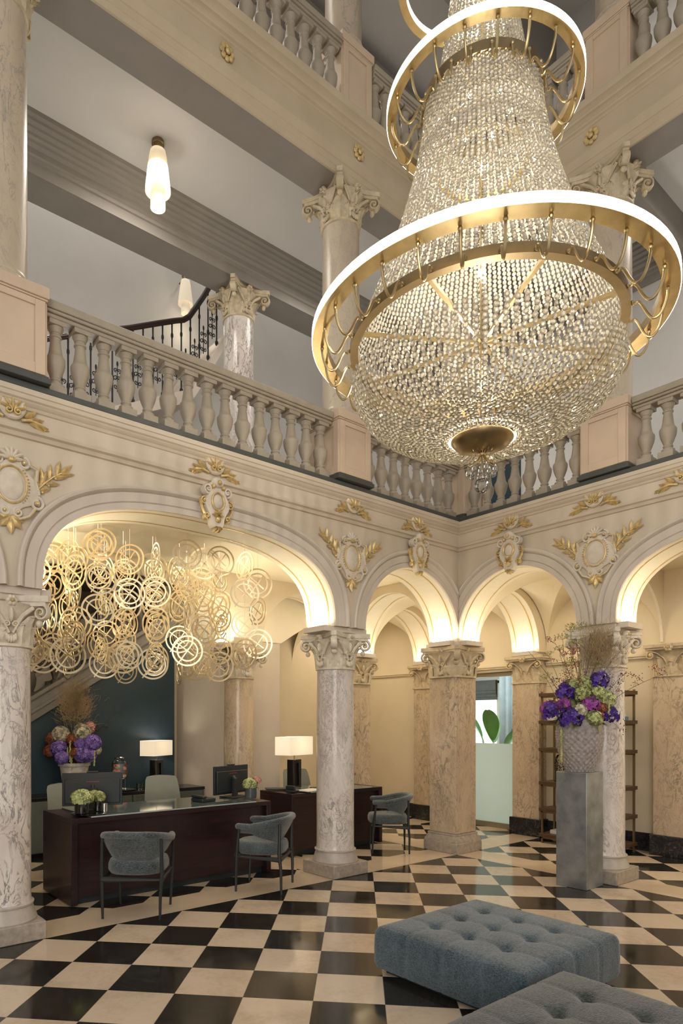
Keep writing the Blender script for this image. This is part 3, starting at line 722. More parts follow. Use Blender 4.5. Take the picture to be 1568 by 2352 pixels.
pilaster(6.67, 'tan marble wall pilaster left of the square corner pier, beyond the third chair')
pilaster(3.08, 'tan marble wall pilaster at the right edge of the photo beside the bookcase')

# impost slabs with light troughs at the feet of the arches
def imposts():
    b = MB(); e = MB(); lights = []
    zt = SPR + 0.012; z0 = 2.455
    def slab(axis, a, sg, t0, t1, p=1.0, lamp=True):
        # foot of an arch: block sits on the capital, trough opens toward the arch (sg = direction of the opening)
        A0, A1 = sorted((a - sg*0.03, a + sg*0.085)); T0, T1 = t0 + 0.05, t1 - 0.05
        if axis == 'x': b.box(A0, A1, T0, T1, z0, zt); c = (a + sg*0.045, (T0+T1)/2, zt + 0.012)
        else: b.box(T0, T1, A0, A1, z0, zt); c = ((T0+T1)/2, a + sg*0.045, zt + 0.012)
        if lamp:
            lights.append((axis, c, T1 - T0 - 0.06, p, sg))
            if axis == 'x': e.box(c[0]-.012, c[0]+.012, T0+.04, T1-.04, zt+.0005, zt+.008)
            else: e.box(T0+.04, T1-.04, c[1]-.012, c[1]+.012, zt+.0005, zt+.008)
    for a, sg, lp in ((1.09, -1, 0), (1.515, 1, 1), (4.36, -1, 1), (4.78, 1, 1), (XA, -1, 1)): slab('x', a, sg, YA, YB2, 1, lp)
    for a, sg, lp in ((-.02, 1, 1), (2.885, -1, 1), (3.265, 1, 1), (YA, -1, 1)): slab('y', a, sg, XA, XB2, 1, lp)
    for a, sg, lp in ((1.515, 1, 1), (4.36, -1, 1), (4.78, 1, 1), (6.31, -1, 1), (6.74, 1, 1), (8.12, -1, 1)): slab('x', a, sg, 6.46, 6.88, 1.0 if a in (1.515, 4.36) else .6, lp)
    for a, sg in ((6.77, 1), (8.12, -1)): slab('x', a, sg, YA, YB2, .7)
    for a, sg in ((5.13, 1), (6.45, -1)): slab('y', a, sg, XA, XB2, .6)
    b.box(6.33, 6.78, 4.70, 5.13, z0-.002, SPR)
    for x, y in ((1.304, 4.91), (4.57, 4.91), (4.57, 6.67), (1.304, 6.67)): b.box(x-.205, x+.205, y-.2, y+.2, 2.448, SPR+.001)
    b.box(6.345, 6.75, 2.9, 3.25, 2.448, SPR+.001); b.box(6.34, 6.72, 6.48, 6.86, 2.448, SPR+.001)
    b.box(8.05, XW, 4.74, 5.08, 2.448, SPR+.001).box(8.05, XW, 6.5, 6.84, 2.448, SPR+.001)
    struct(b, trim_name(), 'facade_grey', bevel=0.004)
    struct(e, 'trim_led_strips', 'led_strip')
    for axis, c, ln, p, sg in lights:
        area('arch_uplight', (c[0], c[1], c[2] + .004), ln if axis == 'y' else .03, 3.2*p, (1.0, 0.84, 0.58), (pi, 0, 0), .03 if axis == 'y' else ln)
imposts()
for x_, y_, rz_ in ((1.60, 5.22, 0), (4.30, 5.22, 0), (1.60, 6.36, 0), (4.30, 6.36, 0)):
    area('capital_uplight', (x_, y_, 2.53), .14, 14 if x_ < 2 else 5, (1.0, .85, .60), (pi - R(22)*(1 if y_ < 5.8 else -1), 0, 0))

# ------------------------------------------------------------------ gallery: pedestals, columns, balustrades
def pedestal_mesh(w, z0, z1, base=True):
    h = w/2; zc = z1 - .09
    body = MB().box(-h, h, -h, h, z0 + (.06 if base else 0), zc)
    return h, zc, body
def pedestal(x, y, z0, z1, label, w=0.43, faces=(0, 1, 2, 3), group=None):
    t = thing('pedestal', label, 'pedestal', (x, y, z0), 0, group)
    h = w/2; H = z1 - z0
    MB().box(-h, h, -h, h, .055, H-.085).obj('die', 'pedestal_tan', t, bevel=0.003)
    MB().box(-h-.03, h+.03, -h-.03, h+.03, 0.001, .04).box(-h-.018, h+.018, -h-.018, h+.018, .04, .056).obj('base', 'dark_strip', t, bevel=0.004)
    b = MB().box(-h-.012, h+.012, -h-.012, h+.012, H-.095, H-.08).box(-h-.022, h+.022, -h-.022, h+.022, H-.08, H)
    b.obj('cap', 'pedestal_tan', t, bevel=0.004)
    for k in faces:
        # raised frame round a recessed panel
        f = MB(); x0, x1, a, c, d = -h, h, .115, H-.15, .012
        zb, zt = .115, H-.145; s = .075
        f.box(-h+.004, -h+s, -d, .001, .062, H-.1).box(h-s, h-.004, -d, .001, .062, H-.1).box(-h+s, h-s, -d, .001, .062, zb+.02).box(-h+s, h-s, -d, .001, zt, H-.1)
        o = f.obj('panel_frame', 'pedestal_tan', t, bevel=0.003); ang = k*pi/2
        o.location = (sin(ang)*h, -cos(ang)*h, 0); o.rotation_euler = (0, 0, ang)
    return t
def gallery_column(x, y, z0, z1, label, r=0.19, full=True, h=.37, shaft='marble_gallery'):
    t = thing('gallery_column', label, 'column', (x, y, z0))
    H = z1 - z0 - h
    MB().lathe([(.215, .001), (.218, .02), (.21, .04), (.2, .05), (.205, .06), (.2, .075), (r, .1), (r, H*.4), (r*.985, H*.75), (r*.97, H)], 44).obj('shaft', shaft, t, smooth=60)
    if full: capital(t, H, r*.95, h, .295, False, ('capital_ochre', 'capital_ochre'), leaves2=True, key='gal')
    return t
P1 = 4.59
pA1 = pedestal(1.29, 4.80, 3.912, P1, 'tan panelled balcony pedestal at the left edge of the photo')
pA2 = pedestal(4.535, 4.80, 3.912, P1, 'tan panelled balcony pedestal left of the chandelier bowl, above the front marble column')
pC = pedestal(6.53, 4.82, 3.912, P1, 'shaded pedestal in the inner corner of the balcony below the crystal bowl')
pB2 = pedestal(6.455, 2.965, 3.912, P1, 'tan panelled balcony pedestal to the right of the crystal bowl')
gallery_column(1.25, 4.81, P1, 6.88, 'tall gallery column of streaked marble rising along the left edge of the photo')
gallery_column(4.545, 4.80, P1, 6.88, 'gallery column with leafy capital just left of the lower chandelier ring')
gallery_column(6.53, 4.83, P1, 6.88, 'gallery column in the corner, hidden behind the chandelier')
gallery_column(6.44, 2.99, P1, 6.88, 'gallery column with leafy capital behind the right side of the chandelier ring')
gallery_column(4.57, 6.67, F1, 6.88, 'pale pink rear gallery column beside the iron stair railing', shaft='marble_white')
P2 = 8.27; Z2 = 7.505
pedestal(4.56, 4.78, Z2, P2, 'top-storey pedestal left of the upper chandelier ring', .40)
pedestal(6.43, 2.93, Z2, P2, 'top-storey pedestal right of the upper chandelier ring', .40)
pedestal(6.48, 4.80, Z2, P2, 'top-storey corner pedestal behind the chandelier', .40)
gallery_column(4.56, 4.78, P2, 10.35, 'top-storey column shaft at the upper edge, left of the chandelier', full=False, h=0, r=.185)
gallery_column(6.43, 2.93, P2, 10.35, 'top-storey column shaft at the upper edge, right of the chandelier', full=False, h=0, r=.185)

BAL = None
def baluster_mb(H):
    b = MB(); s = .064
    b.box(-s, s, -s, s, 0, .075).box(-s, s, -s, s, H-.034, H)
    pr = [(.052, .075), (.056, .085), (.054, .097), (.036, .104), (.034, .112), (.041, .118), (.042, .126), (.036, .132), (.036, .14), (.05, .17), (.064, .205), (.070, .235), (.071, .262), (.066, .272), (.056, .282), (.050, .30),
          (.043, .34), (.038, .38), (.036, .40), (.045, .405), (.046, .414), (.037, .419), (.036, .432), (.042, .436), (.045, .447), (.054, .462), (.058, .472)]
    k = (H - .034 - .075)/(.472 - .075)
    b.lathe([(r, .075 + (z-.075)*k) for r, z in pr], 20)
    return b
BMESH = {}
def balustrade(axis, plane, a0, a1, n, z0, ztop, label, group=None, mat='stone_taupe', key=1):
    """runs from a0 to a1 along x or y; plane = centre line"""
    rz = 0 if axis == 'x' else -pi/2
    L = a1 - a0
    t = thing('balustrade', label, 'balustrade', (a0, plane, z0) if axis == 'x' else (plane, a1, z0), rz)
    H = ztop - z0; hb = H - .115
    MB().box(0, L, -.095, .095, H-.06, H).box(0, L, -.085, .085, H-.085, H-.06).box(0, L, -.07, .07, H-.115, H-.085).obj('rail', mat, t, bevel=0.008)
    if key not in BMESH: BMESH[key] = None
    for i in range(n):
        if BMESH[key] is None:
            o = baluster_mb(hb).obj('baluster', mat, t, smooth=35, bevel=0.003); BMESH[key] = o
        else:
            o = BMESH[key].copy(); COL.objects.link(o); o.parent = t
        o.location = (L*(i+.5)/n, 0, 0)
    return t
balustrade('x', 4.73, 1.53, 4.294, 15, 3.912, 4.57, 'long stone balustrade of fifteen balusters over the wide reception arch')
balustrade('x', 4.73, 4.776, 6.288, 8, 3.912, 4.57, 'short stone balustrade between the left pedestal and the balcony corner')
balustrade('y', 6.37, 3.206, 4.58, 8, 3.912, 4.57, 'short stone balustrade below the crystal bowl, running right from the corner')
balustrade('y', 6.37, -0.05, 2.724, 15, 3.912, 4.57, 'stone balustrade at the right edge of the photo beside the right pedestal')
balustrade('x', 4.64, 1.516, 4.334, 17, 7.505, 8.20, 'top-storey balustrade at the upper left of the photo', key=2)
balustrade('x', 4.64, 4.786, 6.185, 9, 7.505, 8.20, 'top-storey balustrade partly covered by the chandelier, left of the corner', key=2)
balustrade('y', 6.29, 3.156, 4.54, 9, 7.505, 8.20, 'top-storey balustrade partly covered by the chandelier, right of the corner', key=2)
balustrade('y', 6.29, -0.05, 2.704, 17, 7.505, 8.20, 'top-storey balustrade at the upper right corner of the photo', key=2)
# ================================================================== CHANDELIER
CX_, CY_ = 3.449, 2.38
ch = thing('chandelier', 'huge tiered brass chandelier of crystal bead strands hanging in the middle of the hall', 'chandelier', (CX_, CY_, 0))
def ring_mb(ri, ro, z0, z1, n=96, c=(0, 0)):
    b = MB(); rows = []
    for r, z in ((ri, z0), (ro, z0), (ro, z1), (ri, z1)):
        rows.append([(c[0]+r*cos(2*pi*j/n), c[1]+r*sin(2*pi*j/n), z) for j in range(n)])
    return b.grid(rows, cu=True, cv=True)
def led_ring(R_, wdt, z0, z1, c=(0, 0), inner=False):
    o = ring_mb(R_-wdt, R_-0.004, z0, z1, c=c).obj('light_ring', 'brass', ch, smooth=40)
    if inner: b = ring_mb(R_-wdt-.004, R_-wdt-.0005, z0+.003, z1-.003, c=c)
    else: b = ring_mb(R_-.0035, R_, z0+.003, z1-.003, c=c)
    b.obj('led_band', 'led_white', o, smooth=40, label='glowing white light band'); return o
ZE, RE = 3.895, 0.81
led_ring(1.05, .095, 3.922, 3.978)
led_ring(.582, .06, 5.335, 5.385)
led_ring(.43, .05, 6.16, 6.20, c=(-.067, .052), inner=True)
ring_mb(RE-.05, RE, ZE-.028, ZE+.028).obj('hoop', 'brass_dark', ch, smooth=40)
ring_mb(.315, .36, 5.345, 5.405).obj('hoop', 'brass_dark', ch, smooth=40)
ring_mb(.255, .275, 4.98, 5.01).obj('hoop', 'brass', ch, smooth=40)
for k in range(8):
    a = 2*pi*(k+.3)/8; MB().tube([(.02*cos(a), .02*sin(a), ZE), (.77*cos(a), .77*sin(a), ZE)], (.011, .016), 4, flat=(0, 0, 1)).obj('spoke', 'brass', ch, smooth=0)
for k in range(6):
    a = 2*pi*(k+.2)/6; MB().tube([(.01*cos(a), .01*sin(a), 5.36), (.32*cos(a), .32*sin(a), 5.36)], (.008, .011), 4, flat=(0, 0, 1)).obj('spoke', 'brass', ch, smooth=0)
MB().tube([(0, 0, 3.27), (0, 0, 11.0)], .012, 8).obj('stem', 'brass', ch)
for rr, zz, n_ in ((.40, 6.19, 3),):
    for k in range(n_):
        a = 2*pi*k/n_ + .5; MB().tube([(rr*cos(a), rr*sin(a), zz), (rr*cos(a), rr*sin(a), 11.0)], .0025, 5).obj('cable', 'chrome', ch)
def arm_proto(r1, z1, r0, z0):
    L = r1 - r0
    P = [(r1, z1), (r1, z1-.02), (r1-.02*L, z1-.06), (r1-.12*L, z1-.115), (r1-.27*L, z1-.15), (r1-.43*L, z1-.15), (r1-.57*L, z1-.115), (r1-.70*L, z1-.065), (r1-.82*L, z1-.04), (r1-.92*L, z1-.05), (r0+.0, z0)]
    pts = []
    for i in range(len(P)-1):
        for s_ in range(3):
            t = s_/3; p0 = P[max(0, i-1)]; p1 = P[i]; p2 = P[i+1]; p3 = P[min(len(P)-1, i+2)]
            pts.append(tuple(.5*((2*p1[q]) + (-p0[q]+p2[q])*t + (2*p0[q]-5*p1[q]+4*p2[q]-p3[q])*t*t + (-p0[q]+3*p1[q]-3*p2[q]+p3[q])*t**3) for q in (0, 1)))
    pts.append(P[-1])
    b = MB().tube([(r, 0, z) for r, z in pts], .0075, 7)
    b.ell((r1, 0, z1-.012), (.012, .012, .014), 8, 5); b.ell((r0+.004, 0, z0), (.011, .011, .011), 8, 5)
    return b
for n_, q in ((30, (.985, 3.922, RE, 3.885)), (20, (.545, 5.335, .362, 5.37))):
    p = None
    for k in range(n_):
        if p is None: p = arm_proto(*q).obj('arm', 'brass', ch); o = p
        else: o = p.copy(); COL.objects.link(o); o.parent = ch
        o.rotation_euler = (0, 0, 2*pi*(k+.4)/n_)
# crystal strands: rows of faceted beads
BT = [(.42, -.5), (1.0, -.12), (1.0, .12), (.42, .5)]
BN = 7
bead_v = np.array([(r*cos(2*pi*j/BN), r*sin(2*pi*j/BN), z) for r, z in BT for j in range(BN)])
bead_f = [(i*BN+j, i*BN+(j+1) % BN, (i+1)*BN+(j+1) % BN, (i+1)*BN+j) for i in range(3) for j in range(BN)] + [tuple(reversed(range(BN))), tuple(range(3*BN, 4*BN))]
def strand(name, pts, nrm, rad, mat='crystal', thick=.9, rng=random):
    """pts: bead centres, nrm: axis the disc beads face"""
    V = []; F = []
    for p, n in zip(pts, nrm):
        n = Vector(n).normalized() + Vector((rng.uniform(-.35, .35), rng.uniform(-.35, .35), rng.uniform(-.35, .35))); n.normalize()
        q = n.to_track_quat('Z', 'Y').to_matrix(); M_ = np.array(q)
        o = len(V)*len(bead_v)
        V.append((bead_v * np.array([rad, rad, rad*thick])) @ M_.T + np.array(p))
        F += [tuple(i+o for i in f) for f in bead_f]
    me = bpy.data.meshes.new(name); me.from_pydata(np.concatenate(V).tolist(), [], F); me.materials.append(MATS[mat]); me.update()
    return me
def along(curve, step):
    """points at equal steps along a polyline of (r,z)"""
    out = []; acc = 0; nxt = step/2
    for (r0, z0), (r1, z1) in zip(curve, curve[1:]):
        L = sqrt((r1-r0)**2 + (z1-z0)**2)
        while nxt <= acc + L:
            t = (nxt-acc)/L; out.append((r0+(r1-r0)*t, z0+(z1-z0)*t, (r1-r0)/L, (z1-z0)/L)); nxt += step
        acc += L
    return out
def strands(name, curve, n, step, rad, skip=None, protos=3):
    ms = []
    for v in range(protos):
        pr = along(curve(v), step)
        off = .5*step*(v % 2)
        pr2 = [(r + off*dr, z + off*dz, dr, dz) for r, z, dr, dz in pr]
        ms.append(strand(name, [(r, random.uniform(-.003, .003), z) for r, z, _, _ in pr2], [(-dz, 0, dr) for _, _, dr, dz in pr2], rad))
    for k in range(n):
        o = bpy.data.objects.new(name, ms[k % protos]); COL.objects.link(o); o.parent = ch
        o.rotation_euler = (0, 0, 2*pi*k/n)
def bowl(v):
    # every strand reaches the rim; some stop where the strands crowd together near the dish
    rmin = (.205, .30, .225, .42)[v]
    out = []
    for i in range(41):
        r = (RE-.01) + (rmin-(RE-.01))*i/40; s_ = min(1, r/RE)
        out.append((r, 3.30 + .585*(1 - (1 - s_**3.0)**(1/3.0))))
    return out
strands('bowl_strand', bowl, 100, .0275, .0158, protos=4)
strands('cone_strand', lambda v: [(.345 + (RE-.02-.345)*t**1.55, 5.36 - (5.36-ZE)*t) for t in [i/30 for i in range(31)]], 100, .0265, .0142, protos=2)
strands('crown_strand', lambda v: [(.30 - .18*min(1, t*1.6)**.7 - .03*t, 5.42 + 2.1*t) for t in [i/30 for i in range(31)]], 56, .0255, .012, protos=2)
# strings of beads hanging inside, and the bead row round the dish
pr = along([(.012, 3.3), (.012, 5.3)], .03)
for k in range(3):
    o = bpy.data.objects.new('inner_strand', strand('inner_strand', [(.02*cos(2*pi*k/3), .02*sin(2*pi*k/3), z) for _, z, _, _ in pr], [(cos(2*pi*k/3), sin(2*pi*k/3), 0)]*len(pr), .014)); COL.objects.link(o); o.parent = ch
for rr, zz, n_ in ((.212, 3.296, 50), (.236, 3.299, 56)):
    o = bpy.data.objects.new('bead_row', strand('bead_row', [(rr*cos(2*pi*k/n_), rr*sin(2*pi*k/n_), zz) for k in range(n_)], [(.3*cos(2*pi*k/n_), .3*sin(2*pi*k/n_), -1) for k in range(n_)], .012)); COL.objects.link(o); o.parent = ch
MB().lathe([(.187, 3.30), (.187, 3.288), (.165, 3.262), (.11, 3.235), (.05, 3.222), (.03, 3.218)], 48).obj('dish', 'brass_dark', ch, smooth=50)
ring_mb(.192, .238, 3.312, 3.320, 64).obj('dish_light', 'led_white', ch, label='ring of light round the dish')
fin = MB().lathe([(.022, 3.215), (.026, 3.205), (.022, 3.195)], 16).obj('finial', 'brass', ch)
for k in range(12):
    a = 2*pi*k/12; r = [.018, .02, .03, .05, .07, .082, .08]; z = [3.21, 3.19, 3.17, 3.15, 3.14, 3.145, 3.155]
    MB().tube([(q*cos(a), q*sin(a), zz) for q, zz in zip(r, z)], .003, 5).obj('stem_curl', 'brass', fin)
    r = [.02, .024, .04, .06, .066, .06]; z = [3.2, 3.215, 3.232, 3.238, 3.228, 3.22]
    MB().tube([(q*cos(a+.2), q*sin(a+.2), zz - .005) for q, zz in zip(r, z)], .0025, 5).obj('stem_curl', 'brass', fin)
drop = None
for k in range(14):
    a = 2*pi*k/14; rr = .082 if k % 2 else .062; zz = 3.10 if k % 2 else 3.085
    if drop is None: drop = MB().lathe([(.002, .033), (.006, .026), (.012, .01), (.0145, -.006), (.012, -.02), (.004, -.028)], 8).obj('crystal_drop', 'crystal_clear', fin, smooth=0); o = drop
    else: o = drop.copy(); COL.objects.link(o); o.parent = fin
    o.location = (rr*cos(a), rr*sin(a), zz)
b = MB(); b.ell((0, 0, 3.013), (.048, .048, .048), 12, 8); b.tube([(0, 0, 3.2), (0, 0, 3.06)], .002, 5)
b.obj('crystal_ball', 'crystal_clear', fin, smooth=0)
for k in range(6):
    a = 2*pi*(k+.2)/6; MB().ell((.17*cos(a), .17*sin(a), 5.30), (.014, .014, .02), 10, 8).obj('bulb', 'bulb', ch)
for (z_, p_) in ((3.66, 52), (4.35, 50), (5.0, 30), (6.2, 18)): point('chandelier_light', (CX_, CY_, z_), p_, (1.0, 0.91, 0.77), .06)

# ================================================================== HANGING RING SCULPTURE
inst = thing('ring_sculpture', 'cloud of thin gold double rings with crossed bars hanging over the reception desk', 'hanging sculpture', (2.95, 5.8, 3.33))
def ring_ornament():
    b = MB(); t = .0025
    for ri, ro in ((.123, .138), (.083, .096)):
        n = 40; rows = []
        for r, y in ((ri, -t), (ro, -t), (ro, t), (ri, t)): rows.append([(r*cos(2*pi*j/n), y, r*sin(2*pi*j/n)) for j in range(n)])
        b.grid(rows, cu=True, cv=True)
    for a, l0, l1 in ((.95, -.155, .09), (2.5, -.07, .122)):
        d = Vector((cos(a), 0, sin(a))); u = Vector((-sin(a), 0, cos(a)))*.005
        p, q = d*l0, d*l1
        b.addraw([p-u+Vector((0,-t*1.3,0)), q-u+Vector((0,-t*1.3,0)), q+u+Vector((0,-t*1.3,0)), p+u+Vector((0,-t*1.3,0)), p-u+Vector((0,t*1.3,0)), q-u+Vector((0,t*1.3,0)), q+u+Vector((0,t*1.3,0)), p+u+Vector((0,t*1.3,0))],
            [(0,1,2,3),(7,6,5,4),(0,4,5,1),(1,5,6,2),(2,6,7,3),(3,7,4,0)])
    return b
rp = None; rng = random.Random(11); cnt = 0; spots = []
xs = [1.45, 1.70, 1.95, 2.22, 2.50, 2.78, 3.06, 3.34, 3.62, 3.92]
for i, x in enumerate(xs):
    for j, y in enumerate((5.33, 5.60, 5.88, 6.14)):
        xx = x + rng.uniform(-.07, .07) + .06*(j % 2); yy = y + rng.uniform(-.08, .08)
        if i >= 9 and j in (1, 2): continue
        zlo = 1.96 + .05*rng.random() + (.34 if i == 9 else 0) + .03*j
        zhi = 3.13 if i < 9 else 3.0
        z = zhi - rng.uniform(0, .14); first = True
        MB().tube([(xx-2.95, yy-5.8, 0), (xx-2.95, yy-5.8, zlo-3.33)], .0012, 4).obj('cable', 'chrome', inst)
        while z > zlo:
            if cnt < 140 and rng.random() < .93:
                ang = R(-38) + rng.gauss(0, .7); s_ = rng.uniform(.85, 1.18); spots.append(((xx-2.95, yy-5.8, z-3.33), ang, s_)); cnt += 1
            z -= rng.uniform(.26, .34)

spots.sort(key=lambda q: q[0][0]*.6157 + q[0][1]*.788)         # nearest rings first
for lo_, an_, sc_ in spots[:100]:
    if rp is None: rp = ring_ornament().obj('ring_ornament', 'ring_metal', inst, smooth=40); o = rp
    else: o = rp.copy(); COL.objects.link(o); o.parent = inst
    o.location = lo_; o.rotation_euler = (0, 0, an_); o.scale = (sc_,)*3
b = MB()
for lo_, an_, sc_ in spots[100:]: b.add(ring_ornament(), Matrix.Translation(lo_) @ Matrix.Rotation(an_, 4, 'Z') @ Matrix.Scale(sc_, 4))
if b.v: b.obj('rear_ring_ornaments', 'ring_metal', inst, smooth=40, kind='stuff')

# ================================================================== PLASTER RELIEFS
def sleaf(b, base, ang, L, w, d=.018):
    """pointed leaf lying on the wall: base (u,v), direction ang"""
    ca, sa = cos(ang), sin(ang); rows = []
    for i in range(7):
        t = i/6; ww = w*sin(pi*min(1, t*.95+.05))**.8*(1-t*.35)
        row = []
        for k in (-1, -.5, 0, .5, 1):
            u = base[0] + ca*L*t - sa*ww*k/2; v = base[1] + sa*L*t + ca*ww*k/2
            row.append((u, -.004 - d*(1-abs(k))**.6*sin(pi*(.15+.75*t)) - (.012*t), v))
        rows.append(row)
    b.grid(rows)
def rspiral(b, c, r0, turns, s0, sgn, w=.012, d=.02):
    b.tube([(p[0], -d*.5 - .004, p[2]) for p in spiral((c[0], 0, c[1]), r0, turns, s0, sgn, 26, .8)], (d*.6, w), 6, flat=(0, 1, 0))
    b.ell((c[0], -d*.7, c[1]), (r0*.3, d*.7, r0*.3), 8, 6)
def outline_plate(b, pts, d):
    n = len(pts); cx = sum(p[0] for p in pts)/n; cz = sum(p[1] for p in pts)/n
    rows = [[(p[0], -.001, p[1]) for p in pts], [(p[0], -d*.7, p[1]) for p in pts], [(cx+(p[0]-cx)*.93, -d, cz+(p[1]-cz)*.93) for p in pts], [(cx+(p[0]-cx)*.03, -d, cz+(p[1]-cz)*.03) for p in pts]]
    b.grid(rows, cu=True)
def shell(b, c, r, n=7, a0=.1, a1=pi-.1, d=.03, w=1.0):
    for k in range(n):
        a = a0 + (a1-a0)*k/(n-1); M_ = Matrix.Translation((c[0]+cos(a)*r*.55, -d*.55, c[1]+sin(a)*r*.55)) @ Matrix.Rotation(-(a-pi/2), 4, 'Y')
        e = MB(); e.ell((0, 0, 0), (r*.17*w, d*.7, r*.5), 8, 6); e.m = [b.cur]*len(e.f); b.add(e, M_)
PM = ['plaster_relief', 'gilt']
def cartouche(loc, rz, label, group=None):
    t = thing('cartouche', label, 'wall relief', loc, rz)
    pts = []
    for i in range(40):
        a = 2*pi*i/40; rr = .165 + .022*cos(4*a+.4) + .02*cos(2*a)
        pts.append((rr*cos(a)*.98, rr*sin(a)*1.22))
    b = MB(); outline_plate(b, pts, .022); sh = b.obj('shield', 'plaster_relief', t)
    b = MB(); b.ell((0, -.018, .01), (.088, .022, .112), 20, 10); b.obj('medallion', 'plaster_relief', t)
    b = MB(); b.tube([(.103*cos(a), -.026, .01+.128*sin(a)) for a in [2*pi*i/40 for i in range(40)]], .008, 6, closed=True)
    for k in range(12):
        a = R(-50) + R(100)*k/11
        for sg in (-1, 1): b.ell((sg*.123*cos(a), -.024, .01+.148*sin(a)), (.006, .008, .006), 6, 4)
    b.obj('medallion_rim', 'gilt', t)
    b = MB(); shell(b, (0, .185), .085, 7, d=.035); b.mat(1); b.ell((0, -.03, .18), (.03, .025, .02), 8, 6); b.obj('shell', PM, t)
    b = MB()
    for sg in (-1, 1):
        b.mat(0); rspiral(b, (sg*.085, .175), .042, 1.4, pi/2, -sg); rspiral(b, (sg*.175, -.09), .05, 1.4, pi/2, -sg); rspiral(b, (sg*.045, -.175), .036, 1.4, pi/2, sg)
        b.tube([(sg*.12, -.02, .17), (sg*.175, -.024, .145), (sg*.165, -.024, .06), (sg*.19, -.022, -.03)], (.012, .010), 6, flat=(0, 1, 0))
        b.tube([(sg*.16, -.02, -.13), (sg*.12, -.024, -.19), (sg*.05, -.022, -.225)], (.012, .009), 6, flat=(0, 1, 0))
        b.mat(1); b.ell((sg*.085, -.03, .175), (.014, .014, .014), 8, 6); b.ell((sg*.175, -.03, -.09), (.016, .014, .016), 8, 6); b.ell((sg*.045, -.026, -.175), (.012, .012, .012), 8, 6)
        b.tube([(sg*.128, -.034, .172), (sg*.183, -.036, .145), (sg*.174, -.036, .06)], .004, 5); b.tube([(sg*.166, -.034, -.135), (sg*.124, -.036, -.196), (sg*.05, -.034, -.232)], .004, 5)
    b.obj('scrollwork', PM, t)
    for sg in (-1, 1):
        b = MB(); stem = [(sg*.17, -.012, .0), (sg*.22, -.014, .06), (sg*.29, -.014, .13), (sg*.35, -.012, .17)]
        b.tube(stem, .007, 6)
        for (u, v, a, L, w) in ((.18, .02, 100, .11, .05), (.20, .04, 70, .13, .05), (.23, .065, 105, .12, .05), (.24, .07, 10, .10, .045), (.27, .10, 90, .12, .05), (.29, .125, 15, .11, .045), (.32, .15, 80, .11, .045), (.345, .165, 45, .12, .045), (.35, .165, 10, .10, .04), (.19, .01, 20, .09, .045)):
            ang = R(a) if sg > 0 else pi - R(a); sleaf(b, (sg*u, v), ang, L, w)
        for (u, v) in ((.215, .0), (.26, .06), (.31, .12)): b.ell((sg*u, -.012, v), (.011, .012, .011), 8, 6)
        b.obj('laurel_spray', 'gilt', t)
    b = MB()
    for a, L in ((-90, .13), (-50, .11), (-130, .11), (-20, .09), (-160, .09)): sleaf(b, (0, -.205), R(a), L, .075, .022)
    b.obj('leaf_pendant', 'gilt', t); return t
def palmette(loc, rz, label):
    t = thing('palmette', label, 'wall relief', loc, rz)
    b = MB(); b.lathe([(.092, 0), (.092, .02), (.084, .03), (.078, .024), (.002, .03)], 28); M_ = Matrix.Rotation(pi/2, 4, 'X')
    q = MB().add(b, M_); q.v = [(x, y-.004, z+.085) for x, y, z in q.v]; dsk = q.obj('disc', 'plaster_relief', t)
    b = MB(); shell(b, (0, .05), .095, 5, .35, pi-.35, .045, .75)
    for sg in (-1, 1): rspiral(b, (sg*.03, .045), .026, 1.3, pi/2, sg, .008, .045)
    b.obj('fan', 'gilt', t)
    for sg in (-1, 1):
        b = MB()
        for k, (u, v, a, L, w) in enumerate(((.085, .03, 35, .10, .05), (.10, .015, 12, .12, .05), (.12, .0, -5, .13, .045), (.15, .01, -20, .11, .04), (.07, .07, 75, .08, .045), (.16, -.01, -35, .08, .035))):
            sleaf(b, (sg*u, v), R(a) if sg > 0 else pi - R(a), L, w, .026)
        b.tube([(sg*.06, -.015, .0), (sg*.12, -.02, .015), (sg*.19, -.018, .005), (sg*.225, -.012, -.03)], (.012, .01), 6, flat=(0, 1, 0))
        b.obj('acanthus_wing', 'gilt', t)
    return t
def keystone(loc, rz, label):
    t = thing('keystone_relief', label, 'wall relief', loc, rz)
    pts = []
    for i in range(36):
        a = 2*pi*i/36; v = sin(a); rr = .115 - .03*max(0, -v) + .014*cos(6*a)
        pts.append((rr*cos(a), .20*v*1.08))
    b = MB(); outline_plate(b, pts, .055); b.obj('shield', 'plaster_relief', t)
    b = MB(); b.ell((0, -.055, .03), (.05, .02, .062), 16, 8); b.obj('medallion', 'plaster_relief', t)
    b = MB(); b.tube([(.06*cos(a), -.062, .03+.074*sin(a)) for a in [2*pi*i/32 for i in range(32)]], .008, 6, closed=True)
    shell(b, (0, -.10), .06, 5, .3, pi-.3, .075, .8); b.ell((0, -.06, -.12), (.03, .022, .028), 8, 6); shell(b, (0, -.17), .055, 5, -pi+.5, -.5, .06, .8)
    b.obj('gilt_ornament', 'gilt', t)
    b = MB()
    for sg in (-1, 1):
        b.mat(0); rspiral(b, (sg*.095, .125), .042, 1.3, -pi/2, sg, .014, .06)
        b.mat(1); rspiral(b, (sg*.125, .02), .034, 1.4, pi/2, -sg, .010, .05); rspiral(b, (sg*.10, -.10), .026, 1.3, -pi/2, sg, .009, .05)
        b.tube([(sg*.155, -.03, .02), (sg*.145, -.035, -.04), (sg*.115, -.035, -.085)], (.018, .010), 6, flat=(0, 1, 0))
    b.mat(0).ell((0, -.05, .19), (.06, .035, .045), 10, 8); b.mat(1).ell((0, -.085, .185), (.022, .018, .02), 8, 6)
    for sg in (-1, 1): b.ell((sg*.05, -.06, .15), (.02, .03, .02), 8, 6)
    b.obj('scrollwork', PM, t); return t
